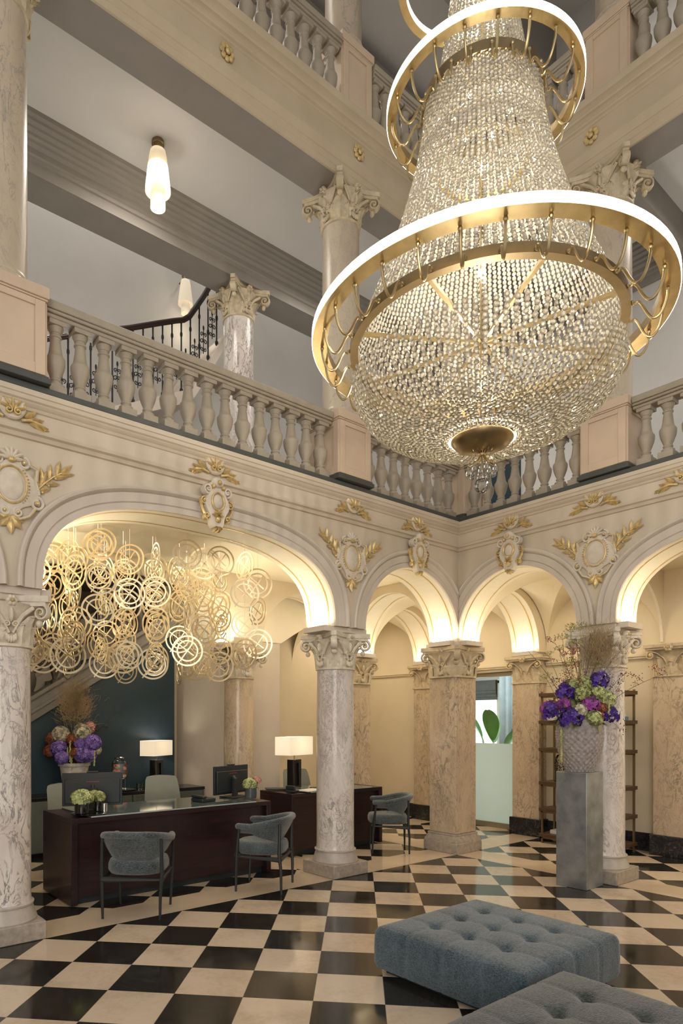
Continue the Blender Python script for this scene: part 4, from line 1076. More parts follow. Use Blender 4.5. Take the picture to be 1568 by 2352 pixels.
RB = -pi/2
cartouche((1.30, YA, 3.19), 0, 'gilded cartouche with laurel sprays at the left edge of the photo above the marble column')
cartouche((4.585, YA, 3.19), 0, 'gilded cartouche with laurel sprays right of the wide arch, above the front marble column')
cartouche((XA, 3.08, 3.19), RB, 'gilded cartouche with laurel sprays on the right wall above the flower vase')
keystone((2.95, YA-.03, 3.375), 0, 'gilded keystone ornament at the crown of the wide reception arch')
keystone((5.56, YA-.03, 3.375), 0, 'gilded keystone ornament on the small arch left of the corner')
keystone((XA-.03, 3.98, 3.375), RB, 'gilded keystone ornament on the small arch right of the corner')
FY, FX = YA - .024, XA - .024
palmette((1.30, FY, 3.652), 0, 'gilded shell palmette on the frieze at the left edge of the photo')
palmette((2.95, FY, 3.652), 0, 'gilded shell palmette on the frieze above the wide arch keystone')
palmette((4.585, FY, 3.652), 0, 'gilded shell palmette on the frieze above the middle cartouche')
palmette((5.56, FY, 3.652), 0, 'gilded shell palmette above the keystone just left of the corner')
palmette((FX, 3.98, 3.652), RB, 'gilded shell palmette above the keystone just right of the corner')
palmette((FX, 3.08, 3.652), RB, 'gilded shell palmette on the frieze above the right cartouche')
palmette((FX, 2.28, 3.652), RB, 'gilded shell palmette on the frieze at the right edge of the photo')
def beam_rosette(loc, rz, label):
    t = thing('rosette', label, 'wall relief', loc, rz)
    b = MB()
    for k in range(8):
        a = 2*pi*k/8; b.ell((.05*cos(a), -.014, .055*sin(a)), (.024, .016, .026), 8, 6)
    b.obj('petals', 'gilt', t); MB().ell((0, -.026, 0), (.026, .02, .026), 10, 8).obj('boss', 'gilt', t); return t
beam_rosette((3.02, B2Y-.028, 7.21), 0, 'gilded rosette on the upper beam, upper left of the photo')
beam_rosette((4.585, B2Y-.028, 7.21), 0, 'gilded rosette on the upper beam over the leafy capital left of the chandelier')
beam_rosette((B2X-.028, 3.07, 7.21), RB, 'gilded rosette on the right upper beam over the leafy capital')
# ================================================================== FURNITURE
def se_outline(a, b_, n=32, e=3.0, y0=0):
    out = []
    for i in range(n):
        t = 2*pi*i/n; c, s_ = cos(t), sin(t)
        out.append((a*math.copysign(abs(c)**(2/e), c), y0 + b_*math.copysign(abs(s_)**(2/e), s_)))
    return out
# ---- ottomans
def ottoman(x0, x1, y0, y1, H, mat, label):
    cx, cyy = (x0+x1)/2, (y0+y1)/2; hx, hy = (x1-x0)/2, (y1-y0)/2
    t = thing('ottoman', label, 'ottoman', (cx, cyy, 0))
    n = 48; z0 = .035; rnd = .035
    buttons = [(u*hx*.5, v*hy*.5) for u in (-1, 0, 1) for v in (-1, 0, 1)]
    def top(x, y):
        z = H + .012*(1-(x/hx)**4)*(1-(y/hy)**4)
        for bx, by in buttons:
            d2 = (x-bx)**2 + (y-by)**2; z -= .032*math.exp(-d2/.0016) + .012*math.exp(-d2/.012)
        for bx in (-hx*.5, 0, hx*.5): z -= .006*math.exp(-((x-bx)/.012)**2)
        for by in (-hy*.5, 0, hy*.5): z -= .006*math.exp(-((y-by)/.012)**2)
        return z
    b = MB(); g = [(-1 + 2*i/n) for i in range(n+1)]
    w_ = rnd
    rows = [[(u*(hx-w_*.8), v*(hy-w_*.8), top(u*hx*.99, v*hy*.99) - .012*max(0, (max(abs(u), abs(v)) - .93)/.07)) for u in g] for v in g]
    b.grid(rows)
    per = [(u, -1) for u in g[:-1]] + [(1, v) for v in g[:-1]] + [(-u, -1*-1) for u in g[:-1]] + [(-1, -v) for v in g[:-1]]
    ring = []
    for k, (dx, dz) in enumerate(((.8, .012), (.35, .022), (.08, .045), (0, .08), (-.05, H*.5), (0, H-z0-.03), (.25, H-z0))):
        row = []
        for u, v in per:
            bul = .0
            seam = min(abs((u if abs(v) == 1 else v) - s_) for s_ in (-.5, 0, .5)); sm = .006 if seam < .02 else 0
            z = (H - dz) if k else top(u*hx*.99, v*hy*.99) - .012
            fx = (hx - w_*dx - sm*(abs(u) == 1)); fy = (hy - w_*dx - sm*(abs(v) == 1))
            # round the vertical corners a little
            px, py = u*fx, v*fy; cc = .03
            if abs(u) == 1 and abs(v) == 1: px *= 1 - .3*cc/hx; py *= 1 - .3*cc/hy
            row.append((px, py, z))
        ring.append(row)
    b.grid(ring, cu=True)
    b.obj('cushion', mat, t, smooth=60)
    for bx, by in buttons:
        o = MB().ell((0, 0, 0), (.014, .014, .007), 10, 6).obj('button', mat, t); o.location = (bx, by, top(bx, by) + .003)
    MB().box(-hx+.06, hx-.06, -hy+.06, hy-.06, 0.001, z0+.01).obj('base', 'black_plastic', t)
    return t
ottoman(2.93, 3.985, 1.785, 2.81, .295, 'fabric_blue', 'blue buttoned square ottoman on the checkered floor, farther of the two')
ottoman(2.14, 3.20, .68, 1.735, .295, 'fabric_grey', 'greenish grey buttoned ottoman cut off at the bottom edge of the photo')

# ---- guest chairs
def guest_chair():
    t = thing('armchair', '', 'armchair')
    n = 40; pth = []
    for i in range(n+1):
        a = pi*(-1 - .16) + pi*(1.32)*i/n      # U open to +y
        c, s_ = cos(a), sin(a); e = 2/2.6
        pth.append((.255*math.copysign(abs(c)**e, c), -.02 + .235*math.copysign(abs(s_)**e, s_) if s_ < 0 else -.02 + .42*s_))
    def back(p): return max(0, min(1, (.06 - p[1])/.30))
    b = MB(); rows = []
    for i, p in enumerate(pth):
        q0 = pth[max(0, i-1)]; q1 = pth[min(n, i+1)]; tx, ty = q1[0]-q0[0], q1[1]-q0[1]; L = sqrt(tx*tx+ty*ty); nx, ny = ty/L, -tx/L
        k = back(p); zt = .595 + .065*k; zb = .535 - .085*k**.7
        ins = .022
        row = []
        for off, z in ((-ins, zb), (-ins*1.2, (zb+zt)/2), (-ins, zt), (ins, zt), (ins*.6, (zb+zt)/2), (-ins*.2, zb)):
            lean = (zt - z)*(-.46)*(.35 + .65*k)
            row.append((p[0] + nx*(off+lean*.9), p[1] + ny*(off+lean*.9), z))
        rows.append(row)
    b.grid(rows, cu=True); b.addraw(rows[0], [tuple(range(6))]); b.addraw(rows[-1], [tuple(reversed(range(6)))])
    b.obj('backrest', 'fabric_chair', t, smooth=60)
    pts = [(p[0]*1.02, p[1], .60 + .065*back(p)) for p in pth]
    MB().tube(pts, .030, 10).ell(pts[0], (.030, .032, .030), 10, 8).ell(pts[-1], (.030, .032, .030), 10, 8).obj('arm_roll', 'fabric_chair', t, smooth=60)
    b = MB(); o = se_outline(1, 1, 36, 2.7)
    b.grid([[(x*a*.235, .02 + y*a*.235, z) for x, y in o] for a, z in ((.05, .336), (.93, .342), (1.0, .37), (1.0, .41), (.95, .443), (.7, .455), (.05, .46))], cu=True)
    b.obj('seat', 'fabric_chair', t, smooth=60)
    for sx in (-1, 1):
        MB().tube([(sx*.228, -.215, 0), (sx*.232, -.215, .2), (sx*.240, -.20, .36), (sx*.236, -.205, .63)], [.010, .0135, .0165, .012], 10).obj('leg', 'chair_wood', t)
        MB().tube([(sx*.215, .215, 0), (sx*.225, .21, .2), (sx*.235, .20, .36), (sx*.252, .175, .58)], [.010, .0135, .0165, .012], 10).obj('leg', 'chair_wood', t)
    b = MB()
    for sx in (-1, 1): b.tube([(sx*.236, -.205, .31), (sx*.233, .205, .325)], (.022, .009), 8, flat=(0, 0, 1))
    b.tube([(-.236, -.205, .31), (.236, -.205, .31)], (.024, .009), 8, flat=(0, 0, 1)).tube([(-.233, .205, .335), (.233, .205, .335)], (.024, .009), 8, flat=(0, 0, 1))
    b.tube([(-.2, -.1, .35), (.2, -.1, .35)], .012, 6).tube([(-.2, .1, .35), (.2, .1, .35)], .012, 6)
    b.obj('seat_frame', 'chair_wood', t); return t
c0 = guest_chair(); T0 = tree(c0)
c0.location = (2.356, 4.885, 0); c0.rotation_euler = (0, 0, R(-41)); c0['label'] = 'grey upholstered armchair seen from behind at the left half of the long desk'
dup(T0, (3.64, 4.88, 0), R(38), 'grey upholstered armchair at the right half of the long desk, left of the front column')
dup(T0, (5.875, 5.36, 0), R(48), 'grey upholstered armchair right of the front marble column, by the second desk')

# ---- reception desks
def desk(x0, x1, y0, y1, H, label, g0, g1):
    t = thing('desk', label, 'desk', (x0, y0, 0)); L, D = x1-x0, y1-y0
    for nm, a in (('side_panel', 0), ('side_panel', L-.055)): MB().box(a, a+.055, 0, D, .012, H-.055).obj(nm, 'wenge', t, bevel=.002)
    MB().box(.055, L-.055, .05, .085, .06, H-.055).obj('front_panel', 'wenge', t)
    MB().box(0, L, 0, D, H-.055, H-.012).obj('top', 'wenge', t, bevel=.002)
    MB().box(.06, L-.06, .08, .2, .0, .06).obj('kick_plinth', 'black_plastic', t)
    MB().box(g0, g1, -.004, D-.01, H-.0115, H).obj('glass_top', 'table_glass', t, bevel=.001)
    MB().box(g0, g1, -.0065, -.0045, H-.0115, H-.001).obj('glass_edge', 'glass_edge', t, smooth=0)
    MB().box(.06, L-.06, D*.55, D-.06, .06, H-.07).obj('drawer_unit', 'wenge', t)
    return t
DZ = .75
desk(1.955, 4.045, 5.315, 6.03, DZ, 'long dark wenge reception desk with glass top below the hanging rings', .17, 1.90)
desk(4.665, 6.16, 5.735, 6.35, .735, 'second dark reception desk half hidden behind the front marble column', .28, 1.30)

# ---- credenza along the navy wall
NY = 8.0
t = thing('credenza', 'low olive lacquer credenza with black top along the navy wall', 'cabinet', (2.0, 7.52, 0))
MB().box(0, 2.58, .02, .46, .04, .645).obj('carcass', 'olive_lacquer', t)
MB().box(-.02, 2.60, 0, .47, .645, .68).obj('top', 'black_top', t, bevel=.003)
for k in range(5): MB().box(.006+k*.516, .51+k*.516, -.003, .02, .05, .635).obj('door', 'olive_lacquer', t, bevel=.003)
MB().box(.02, 2.56, .05, .44, 0, .04).obj('plinth', 'black_top', t)

# ---- office chairs (seen over the desks)
def office_chair(mat='leather_sage'):
    t = thing('office_chair', '', 'office chair')
    b = MB(); rows = []
    for i in range(13):
        f = i/12; z = .44 + .46*f; wd = .225*(1 - .16*f**2) ; y = -.20 - .05*f - .04*sin(pi*f)*-1
        if i == 12: wd *= .93
        rows.append([(wd*u, y + th + .035*abs(u)**2, z + (.012*(1-u*u) if i == 12 else 0)) for u, th in ((-1, 0), (-.6, -.028), (0, -.034), (.6, -.028), (1, 0), (.6, .028), (0, .022), (-.6, .028))])
    b.grid(rows, cu=True); b.addraw(rows[0], [tuple(range(8))]); b.addraw(rows[-1], [tuple(range(8))])
    b.obj('backrest', mat, t, smooth=60)
    b = MB(); o = se_outline(.24, .23, 28, 3.5)
    b.grid([[(x*a, y*a, z) for x, y in o] for a, z in ((.1, .40), (.95, .405), (1, .43), (1, .45), (.94, .47), (.1, .48))], cu=True).obj('seat', mat, t, smooth=60)
    MB().lathe([(.03, .08), (.03, .3), (.022, .3), (.022, .4)], 14).obj('column', 'chrome', t)
    for k in range(5):
        a = 2*pi*k/5; bb = MB().tube([(0, 0, .1), (.27*cos(a), .27*sin(a), .065)], [.022, .014], 8).obj('base_arm', 'chrome', t)
        cst = MB().tube([(.27*cos(a)-.012*sin(a), .27*sin(a)+.012*cos(a), .031), (.27*cos(a)+.012*sin(a), .27*sin(a)-.012*cos(a), .031)], .030, 12).obj('caster', 'black_plastic', bb)
    return t
oc = office_chair(); OT = tree(oc); oc.location = (3.62, 6.78, 0); oc.rotation_euler = (0, 0, R(168)); oc['label'] = 'sage grey office chair behind the middle of the long desk'
dup(OT, (2.43, 6.50, 0), R(195), 'office chair half hidden behind the left computer screen')
dup(OT, (5.62, 6.68, 0), R(170), 'grey office chair behind the second desk, right of its lamp')

# ---- monitors
def monitor(wd, hh):
    t = thing('monitor', '', 'computer monitor')
    MB().box(-wd/2, wd/2, -.012, .012, .035, .035+hh).obj('screen', 'black_plastic', t, bevel=.004)
    MB().box(-wd*.46, wd*.46, -.03, -.012, .055, .035+hh*.82).obj('back_cover', 'black_plastic', t, bevel=.006)
    MB().box(-wd*.11, wd*.11, -.033, -.029, .035+hh*.72, .035+hh*.75).obj('red_strip', 'red_light', t, label='dull red strip')
    b = MB().box(-.035, .035, -.07, -.045, .012, .20).tube([(0, -.057, .18), (0, -.03, .22)], .02, 8); b.obj('stand', 'black_plastic', t)
    MB().box(-.12, .12, -.14, .06, .001, .014).obj('foot', 'black_plastic', t, bevel=.004)
    MB().box(-.05, .05, -.012, .012, .036+hh, .05+hh).obj('webcam', 'black_plastic', t, bevel=.003)
    return t
m1 = monitor(.53, .30); MT = tree(m1); m1.location = (2.31, 5.74, DZ+.001); m1.rotation_euler = (0, 0, R(-22)); m1['label'] = 'black computer monitor seen from behind on the left end of the long desk'
dup(MT, (3.86, 5.78, DZ+.001), R(14), 'black computer monitor seen from behind on the right end of the long desk')
dup(MT, (5.64, 6.10, .736), R(28), 'black computer monitor on the second desk, peeking out right of the front column')

# ---- lamps
def table_lamp(sw, sd, sh, zb, label, loc, rz, frame=True, lit=1.6):
    t = thing('table_lamp', label, 'lamp', loc, rz)
    b = MB()
    for x0, x1, y0, y1 in ((-sw/2, sw/2, -sd/2, -sd/2+.004), (-sw/2, sw/2, sd/2-.004, sd/2), (-sw/2, -sw/2+.004, -sd/2, sd/2), (sw/2-.004, sw/2, -sd/2, sd/2)): b.box(x0, x1, y0, y1, zb, zb+sh)
    b.obj('lamp_shade', 'shade_linen', t, smooth=0)
    MB().tube([(0, 0, zb-.08), (0, 0, zb+sh*.6)], .006, 8).obj('rod', 'chrome', t)
    bw = .082 if frame else .09; bt = zb-.055
    b = MB().box(-bw, -bw+.045, -.045, .045, .012, bt).box(bw-.045, bw, -.045, .045, .012, bt).box(-bw+.045, bw-.045, -.045, .045, bt-.045, bt).box(-bw+.045, bw-.045, -.045, .045, .012, .055)
    b.obj('base_frame', 'black_gloss', t, bevel=.002)
    MB().box(-.022, .022, -.03, .03, .055, bt-.045).obj('glass_core', 'clear_glass', t)
    MB().box(-.07, .07, -.055, .055, .001, .012).obj('foot', 'chrome', t, bevel=.002)
    MB().ell((0, 0, zb+sh*.45), (.028, .028, .04), 10, 8).obj('bulb', 'bulb', t)
    point('table_lamp_glow', (loc[0], loc[1], loc[2]+zb+sh*.72), 2.4, (1, .91, .76), .03)
    return t
table_lamp(.46, .22, .215, .425, 'black framed table lamp with white box shade on the second desk beside the front column', (4.90, 5.98, .736), R(14))
table_lamp(.43, .22, .20, .425, 'black table lamp with white box shade on the credenza by the navy wall', (4.02, 7.80, .681), R(28), False)

# ---- black bowls with flowers on the desks
def floret_ball(b, c, rad, n, fs, rng, flat=1.0, petals=4, lo=-.35):
    """dome of small flowers, each a few bent petals"""
    n = int(n*1.6)
    for i in range(n):
        z = lo + (1-lo)*(i+.5)/n; a = i*2.399963 + rng.uniform(-.2, .2); r = sqrt(max(0, 1-z*z)); k = rng.uniform(.9, 1.06)
        d = Vector((r*cos(a), r*sin(a), z)); p = Vector(c) + Vector((d.x*rad*k, d.y*rad*k, d.z*rad*flat*k))
        M_ = d.to_track_quat('Z', 'Y').to_matrix(); ph = rng.uniform(0, 6.28)
        b.mat(rng.choice((0, 0, 1, 2)))
        for q in range(petals):
            aa = ph + 2*pi*q/petals; u = M_ @ Vector((cos(aa), sin(aa), .12)); v = M_ @ Vector((-sin(aa), cos(aa), 0)); nn = d*.25
            b.addraw([p, p + (u*.55 + v*.45 + nn*.3)*fs, p + (u*1.05 + nn*.1)*fs, p + (u*.55 - v*.45 + nn*.3)*fs], [(0, 1, 2, 3)])
    b.mat(0).ell(c, (rad*.82, rad*.82, rad*.82*flat), 12, 8); return b
def leaf_blade(b, base, d, L, w, droop=.3):
    d = Vector(d).normalized(); s_ = d.cross(Vector((0, 0, 1)));
    if s_.length < 1e-3: s_ = Vector((1, 0, 0))
    s_.normalize(); rows = []
    for i in range(7):
        t = i/6; p = Vector(base) + d*L*t - Vector((0, 0, droop*L*t*t)); ww = w*sin(pi*(.06+.94*t))**.8*.5
        rows.append([p - s_*ww + Vector((0, 0, ww*.3)), p, p + s_*ww + Vector((0, 0, ww*.3))])
    b.grid(rows)
def flower_bowl(loc, label, r, h, kind, rng, vase='black_gloss', sq=0):
    t = thing('flower_bowl', label, 'flower bowl', loc)
    MB().lathe([(r*.82, .001), (r*.95, .004), (r, h*.5), (r*.96, h), (r*.9, h), (r*.9, h*.8)], 28, cap=False).lathe([(r*.89, h*.82), (.002, h*.82)], 28, cap=False).lathe([(r*.82, .001), (.002, .001)], 28, cap=False).obj('bowl', vase, t)
    for nm, mat, c, rad, n, fs, fl in kind:
        o = floret_ball(MB(), c, rad, n, fs*1.25, rng, fl).obj(nm, three(mat), t, smooth=0, recalc=False)
    b = MB()
    for k in range(7):
        a = 2*pi*k/7; leaf_blade(b, (cos(a)*r*.6, sin(a)*r*.6, h*.95), (cos(a), sin(a), .35), r*.9, r*.5)
    b.obj('foliage', 'stem_green', t, smooth=60, recalc=False)
    return t
rg = random.Random(3)
MB().lathe([(.002, .001), (.15, .001), (.155, .006), (.150, .008), (.002, .006)], 36, cap=False).obj('tray', 'black_gloss')
tr = bpy.data.objects['tray']; tr.location = (2.17, 5.475, DZ+.001); tag(tr, 'round black tray under the flower bowls on the left of the long desk', 'tray')
flower_bowl((2.10, 5.455, DZ+.011), 'black bowl of pale green hydrangea on the left end of the long desk', .062, .10, [('hydrangea', 'hydrangea_green', (0, 0, .13), .092, 150, .02, .78)], rg)
flower_bowl((2.275, 5.53, DZ+.011), 'smaller black cup of yellow green blossom beside the hydrangea bowl', .045, .085, [('blossom', 'amaranth', (0, 0, .12), .062, 90, .015, .85), ('blossom', 'hydrangea_green', (-.03, .01, .15), .04, 50, .014, .8)], rg)
flower_bowl((3.95, 5.54, DZ+.001), 'black bowl of green hydrangea on the right end of the long desk', .062, .11, [('hydrangea', 'hydrangea_green', (-.01, 0, .145), .072, 120, .018, .85), ('blossom', 'blossom_pink', (.09, .02, .175), .045, 70, .016, .9)], rg, 'vase_grey')
flower_bowl((5.82, 5.98, .736), 'small grey vase of pink blossom on the second desk right of the column', .048, .11, [('blossom', 'blossom_pink', (0, 0, .14), .05, 80, .017, .8), ('blossom', 'hydrangea_cream', (-.05, -.02, .14), .03, 40, .014, .8), ('blossom', 'blossom_pink', (.06, 0, .145), .032, 50, .014, .8)], rg, 'vase_grey')
def small_glass(loc, label, mat='chrome'):
    o = MB().lathe([(.022, .001), (.024, .003), (.026, .075), (.0245, .075), (.022, .006), (.002, .006)], 18, cap=False).obj('tumbler', mat); o.location = loc
    return tag(o, label, 'glass')
small_glass((2.295, 5.43, DZ+.011), 'small silver cup on the black tray beside the flower bowls')
# phone and papers on the desks
t = thing('telephone', 'black desk telephone at the foot of the right monitor on the long desk', 'telephone', (3.42, 5.62, DZ+.001), R(10))
MB().box(-.09, .09, -.09, .09, 0, .035).obj('body', 'black_plastic', t, bevel=.008); MB().box(-.085, -.035, -.095, .095, .037, .065).obj('handset', 'black_plastic', t, bevel=.01)
t = thing('telephone', 'black desk telephone left of the lamp on the second desk', 'telephone', (4.77, 5.86, .736), R(20))
MB().box(-.06, .06, -.06, .06, 0, .02).obj('body', 'black_plastic', t, bevel=.006); MB().box(-.05, -.015, -.06, .06, .022, .075).obj('handset', 'black_plastic', t, bevel=.008)
o = MB().box(-.15, .15, -.1, .1, 0, .012).obj('folder', 'paper_white', bevel=.002); o.location = (5.03, 5.83, .7365); o.rotation_euler = (0, 0, R(8)); tag(o, 'pale flat folder lying in front of the lamp on the second desk', 'folder')
o = MB().box(-.16, .16, -.05, .05, 0, .02).obj('keyboard', 'black_plastic', bevel=.004); o.location = (5.32, 5.95, .7365); tag(o, 'black keyboard on the second desk behind the front column', 'keyboard')
o = MB().box(-.09, .09, -.13, .13, 0, .015).obj('tablet', 'black_plastic', bevel=.004); o.location = (4.80, 6.20, .7365); o.rotation_euler = (0, 0, R(60)); tag(o, 'flat black tablet at the back left of the second desk', 'tablet')

# ---- drinks dispenser on the credenza
tr2 = MB().lathe([(.002, .001), (.16, .001), (.175, .014), (.168, .016), (.155, .006), (.002, .005)], 36, cap=False).obj('tray', 'chrome'); tr2.location = (3.50, 7.72, .681); tag(tr2, 'round silver tray under the drinks dispenser', 'tray')
t = thing('drinks_dispenser', 'glass water dispenser with sliced fruit on a silver stand on the credenza', 'drinks dispenser', (3.47, 7.74, .688))
b = MB()
for k in range(4):
    a = pi/4 + k*pi/2; b.tube([(.075*cos(a), .075*sin(a), .0), (.075*cos(a), .075*sin(a), .15)], .004, 6)
b.lathe([(.08, .145), (.085, .15), (.08, .155)], 28); b.obj('stand', 'chrome', t)
MB().lathe([(.002, .157), (.09, .157), (.094, .17), (.094, .34), (.085, .365), (.062, .38), (.062, .40)], 32, cap=False).obj('jar', 'clear_glass', t)
MB().lathe([(.002, .163), (.086, .163), (.088, .175), (.088, .33), (.002, .33)], 28, cap=False).obj('water', 'fruit_water', t)
MB().lathe([(.002, .40), (.066, .40), (.068, .412), (.06, .42), (.002, .422)], 28, cap=False).obj('lid', 'chrome', t)
MB().tube([(0, -.09, .185), (0, -.125, .185), (0, -.13, .165)], .008, 8).obj('tap', 'chrome', t)
rr = random.Random(5)
for k in range(16):
    a = rr.uniform(pi, 2*pi); z = rr.uniform(.18, .31); o = MB().ell((0, 0, 0), (.032, .006, .028), 12, 6).obj('fruit_slice', rr.choice(['berry_red', 'blossom_pink', 'rust_foliage', 'hydrangea_green', 'leaf_green', 'blossom_pink']), t)
    o.location = (.091*cos(a)*.985, .091*sin(a)*.985, z); o.rotation_euler = (0, rr.uniform(-.6, .6), a + pi/2)
for k, (x, y) in enumerate(((3.72, 7.70), (3.765, 7.72), (3.745, 7.77))):
    small_glass((x, y, .681), ['clear tumbler on the credenza, nearest the silver tray', 'clear tumbler on the credenza, nearest the lamp', 'clear tumbler on the credenza, behind the other two'][k], 'clear_glass')['group'] = 'tumblers on the credenza'
# ---- zinc pedestal
o = MB().box(-.158, .158, -.1465, .1465, 0.001, 1.08).obj('zinc_pedestal', 'zinc', bevel=.003); o.location = (6.033, 3.0895, 0)
tag(o, 'tall square zinc pedestal carrying the big flower vase', 'pedestal')

# ---- bookcase
t = thing('bookcase', 'tall bronze frame bookcase with dark wood shelves against the right wall', 'bookcase', (7.78, 3.47, 0)); D, L = .32, 1.02
for x in (0, D-.022):
    for y in (0, L-.022): MB().box(x, x+.022, y, y+.022, 0, 1.94).obj('post', 'bronze', t)
MB().box(.0, .022, L*.5-.011, L*.5+.011, 0, 1.94).obj('post', 'bronze', t)
SHZ = (.12, .45, .79, 1.22, 1.57, 1.92)
for z in SHZ:
    s_ = MB().box(-.012, D+.006, -.025, L+.025, z-.042, z).obj('shelf', 'shelf_wood', t, bevel=.002)
    MB().box(0, .02, 0, L, z-.062, z-.043).box(D-.02, D, 0, L, z-.062, z-.043).obj('rail', 'bronze', s_)
def book(x, y, z, lx, ly, h, mat, label):
    o = MB().box(0, lx, 0, ly, 0, h).obj('book', mat, bevel=.002); o.location = (x, y, z+.001); tag(o, label, 'book')
book(7.82, 3.52, 1.57, .22, .28, .045, 'book_blue', 'blue book lying flat at the right end of the second shelf')
book(7.83, 3.54, 1.616, .19, .25, .03, 'paper_white', 'white book lying on top of the blue book')
book(7.82, 4.14, 1.57, .21, .27, .03, 'paper_white', 'white book lying flat at the left end of the second shelf')
book(7.83, 4.16, 1.601, .19, .24, .025, 'hydrangea_cream', 'cream book lying on the white book at the left of the second shelf')
book(7.84, 4.2, .12, .15, .2, .05, 'paper_white', 'pale box on the bottom shelf of the bookcase')
t = thing('glass_cloche', 'glass dome over dried twigs standing on the middle shelf of the bookcase', 'glass dome', (7.93, 4.30, .791))
MB().lathe([(.002, .001), (.085, .001), (.088, .02), (.08, .03), (.002, .03)], 28, cap=False).obj('base', 'black_gloss', t)
MB().lathe([(.076, .03), (.076, .26), (.07, .30), (.05, .335), (.02, .35), (.002, .352)], 28, cap=False).obj('dome', 'clear_glass', t)
b = MB(); rr = random.Random(8)
for k in range(14):
    p = Vector((0, 0, .03)); pts = [p]; d = Vector((rr.uniform(-.3, .3), rr.uniform(-.3, .3), 1))
    for q in range(5):
        d += Vector((rr.uniform(-.5, .5), rr.uniform(-.5, .5), 0)); p = p + d.normalized()*.05; p = Vector((max(-.055, min(.055, p.x)), max(-.055, min(.055, p.y)), min(p.z, .29))); pts.append(p); b.ell(p, (.009, .009, .007), 6, 4)
    b.tube(pts, .0018, 5)
b.obj('dried_twigs', 'twig', t)
# ================================================================== STAIR HALL BEHIND THE RECEPTION
SL = .63; Z0 = lambda x: 1.57 + SL*(x - 2.47)
b = MB(); poly = [(.4, 0), (4.40, 0), (4.40, Z0(4.40)), (.4, max(.2, Z0(.4)))]
b.addraw([(x, 8.0, z) for x, z in poly] + [(x, 8.10, z) for x, z in poly], [(0,1,2,3), (7,6,5,4)] + [(i, (i+1) % 4, 4+(i+1) % 4, 4+i) for i in range(4)])
struct(b, 'wall_navy', 'navy')
def sloped(b, x0, x1, y0, y1, dz0, dz1):
    b.addraw([(x0, y0, Z0(x0)+dz0), (x1, y0, Z0(x1)+dz0), (x1, y1, Z0(x1)+dz0), (x0, y1, Z0(x0)+dz0), (x0, y0, Z0(x0)+dz1), (x1, y0, Z0(x1)+dz1), (x1, y1, Z0(x1)+dz1), (x0, y1, Z0(x0)+dz1)],
        [(0,3,2,1),(4,5,6,7),(0,1,5,4),(1,2,6,5),(2,3,7,6),(3,0,4,7)])
b = MB(); sloped(b, .6, 4.40, 7.96, 8.12, 0.0, .10); sloped(b, .6, 4.40, 7.94, 8.12, .10, .14); sloped(b, .6, 4.40, 7.97, 8.12, .14, .26); sloped(b, .6, 4.40, 7.93, 8.14, .26, .31)
struct(b, trim_name(), 'stair_stone')
b = MB()
for k in range(15):
    x = .7 + .26*k; b.box(x, x+.262, 8.12, 9.3, Z0(x)+.02, Z0(x)+.20)
struct(b, 'floor_stair_steps', 'stair_stone')
b = MB(); sloped(b, .6, 4.41, 9.30, 9.39, .10, .34); sloped(b, .6, 4.41, 9.26, 9.39, .34, .40); sloped(b, .6, 4.41, 9.31, 9.39, .52, .74); sloped(b, .6, 4.41, 9.27, 9.39, .74, .80)
struct(b, trim_name(), 'facade_grey')
t = thing('stair_balustrade', 'dark sloping stair balustrade behind the hanging rings and the navy wall', 'balustrade', (0, 8.03, 0))
b = MB(); sloped(b, .6, 4.40, -.07, .07, 1.02, 1.12); b.obj('rail', 'stair_dark', t)
bp = None
for k in range(13):
    x = .75 + .285*k
    if bp is None: bp = MB().lathe([(.05, 0), (.05, .05), (.03, .07), (.03, .09), (.055, .17), (.062, .24), (.03, .36), (.026, .48), (.045, .55), (.04, .60), (.05, .72), (.05, .80)], 16).obj('baluster', 'stair_dark', t); o = bp
    else: o = bp.copy(); COL.objects.link(o); o.parent = t
    o.location = (x, 0, Z0(x) + .27)

# ================================================================== GLASS DOOR AND THE ROOM BEYOND
b = MB().box(8.36, 8.42, 5.14, 6.45, .0, .075).box(8.36, 8.42, 5.14, 5.18, .075, 2.28).box(8.36, 8.42, 6.41, 6.45, .075, 2.28).box(8.36, 8.42, 5.18, 6.41, 2.22, 2.28)
d1 = struct(b, 'door_1', 'glass_frame_steel')
MB().box(8.385, 8.395, 5.18, 6.41, .075, 1.235).obj('frosted_pane', 'frosted_glass', d1)
MB().box(8.387, 8.393, 5.18, 6.41, 1.235, 2.22).obj('clear_pane', 'clear_glass', d1)
struct(MB().box(11.0, 11.2, 3.5, 9.5, 0, .5).box(11.0, 11.2, 3.5, 7.15, .5, 2.35).box(11.0, 11.2, 3.5, 9.5, 2.35, 3.0).box(8.5, 11.2, 3.3, 3.5, 0, 3.0).box(8.5, 11.2, 9.4, 9.6, 0, 3.0), 'wall_far_room', 'gallery_wall')
struct(MB().box(8.5, 11.2, 3.3, 9.6, 3.0, 3.1), 'ceiling_far_room', 'gallery_ceiling')
b = MB().box(10.96, 11.05, 7.15, 7.23, .5, 2.35).box(10.96, 11.05, 8.6, 8.7, .5, 2.35).box(10.96, 11.05, 7.15, 9.4, .45, .52).box(10.96, 11.05, 7.15, 9.4, 2.30, 2.37)
w1 = struct(b, 'window_1', 'paper_white')
MB().box(11.10, 11.12, 7.15, 9.4, .5, 2.35).obj('bright_pane', 'window_view', w1)
o = MB()
for k in range(4): o.box(10.90 - .012*k, 10.93 - .012*k, 7.2, 9.3, 1.98 + .06*k, 2.36)
tag(o.obj('roman_blind', 'vase_grey'), 'dark folded blind at the top of the far window beyond the glass door', 'blind')
b = MB(); rows = []
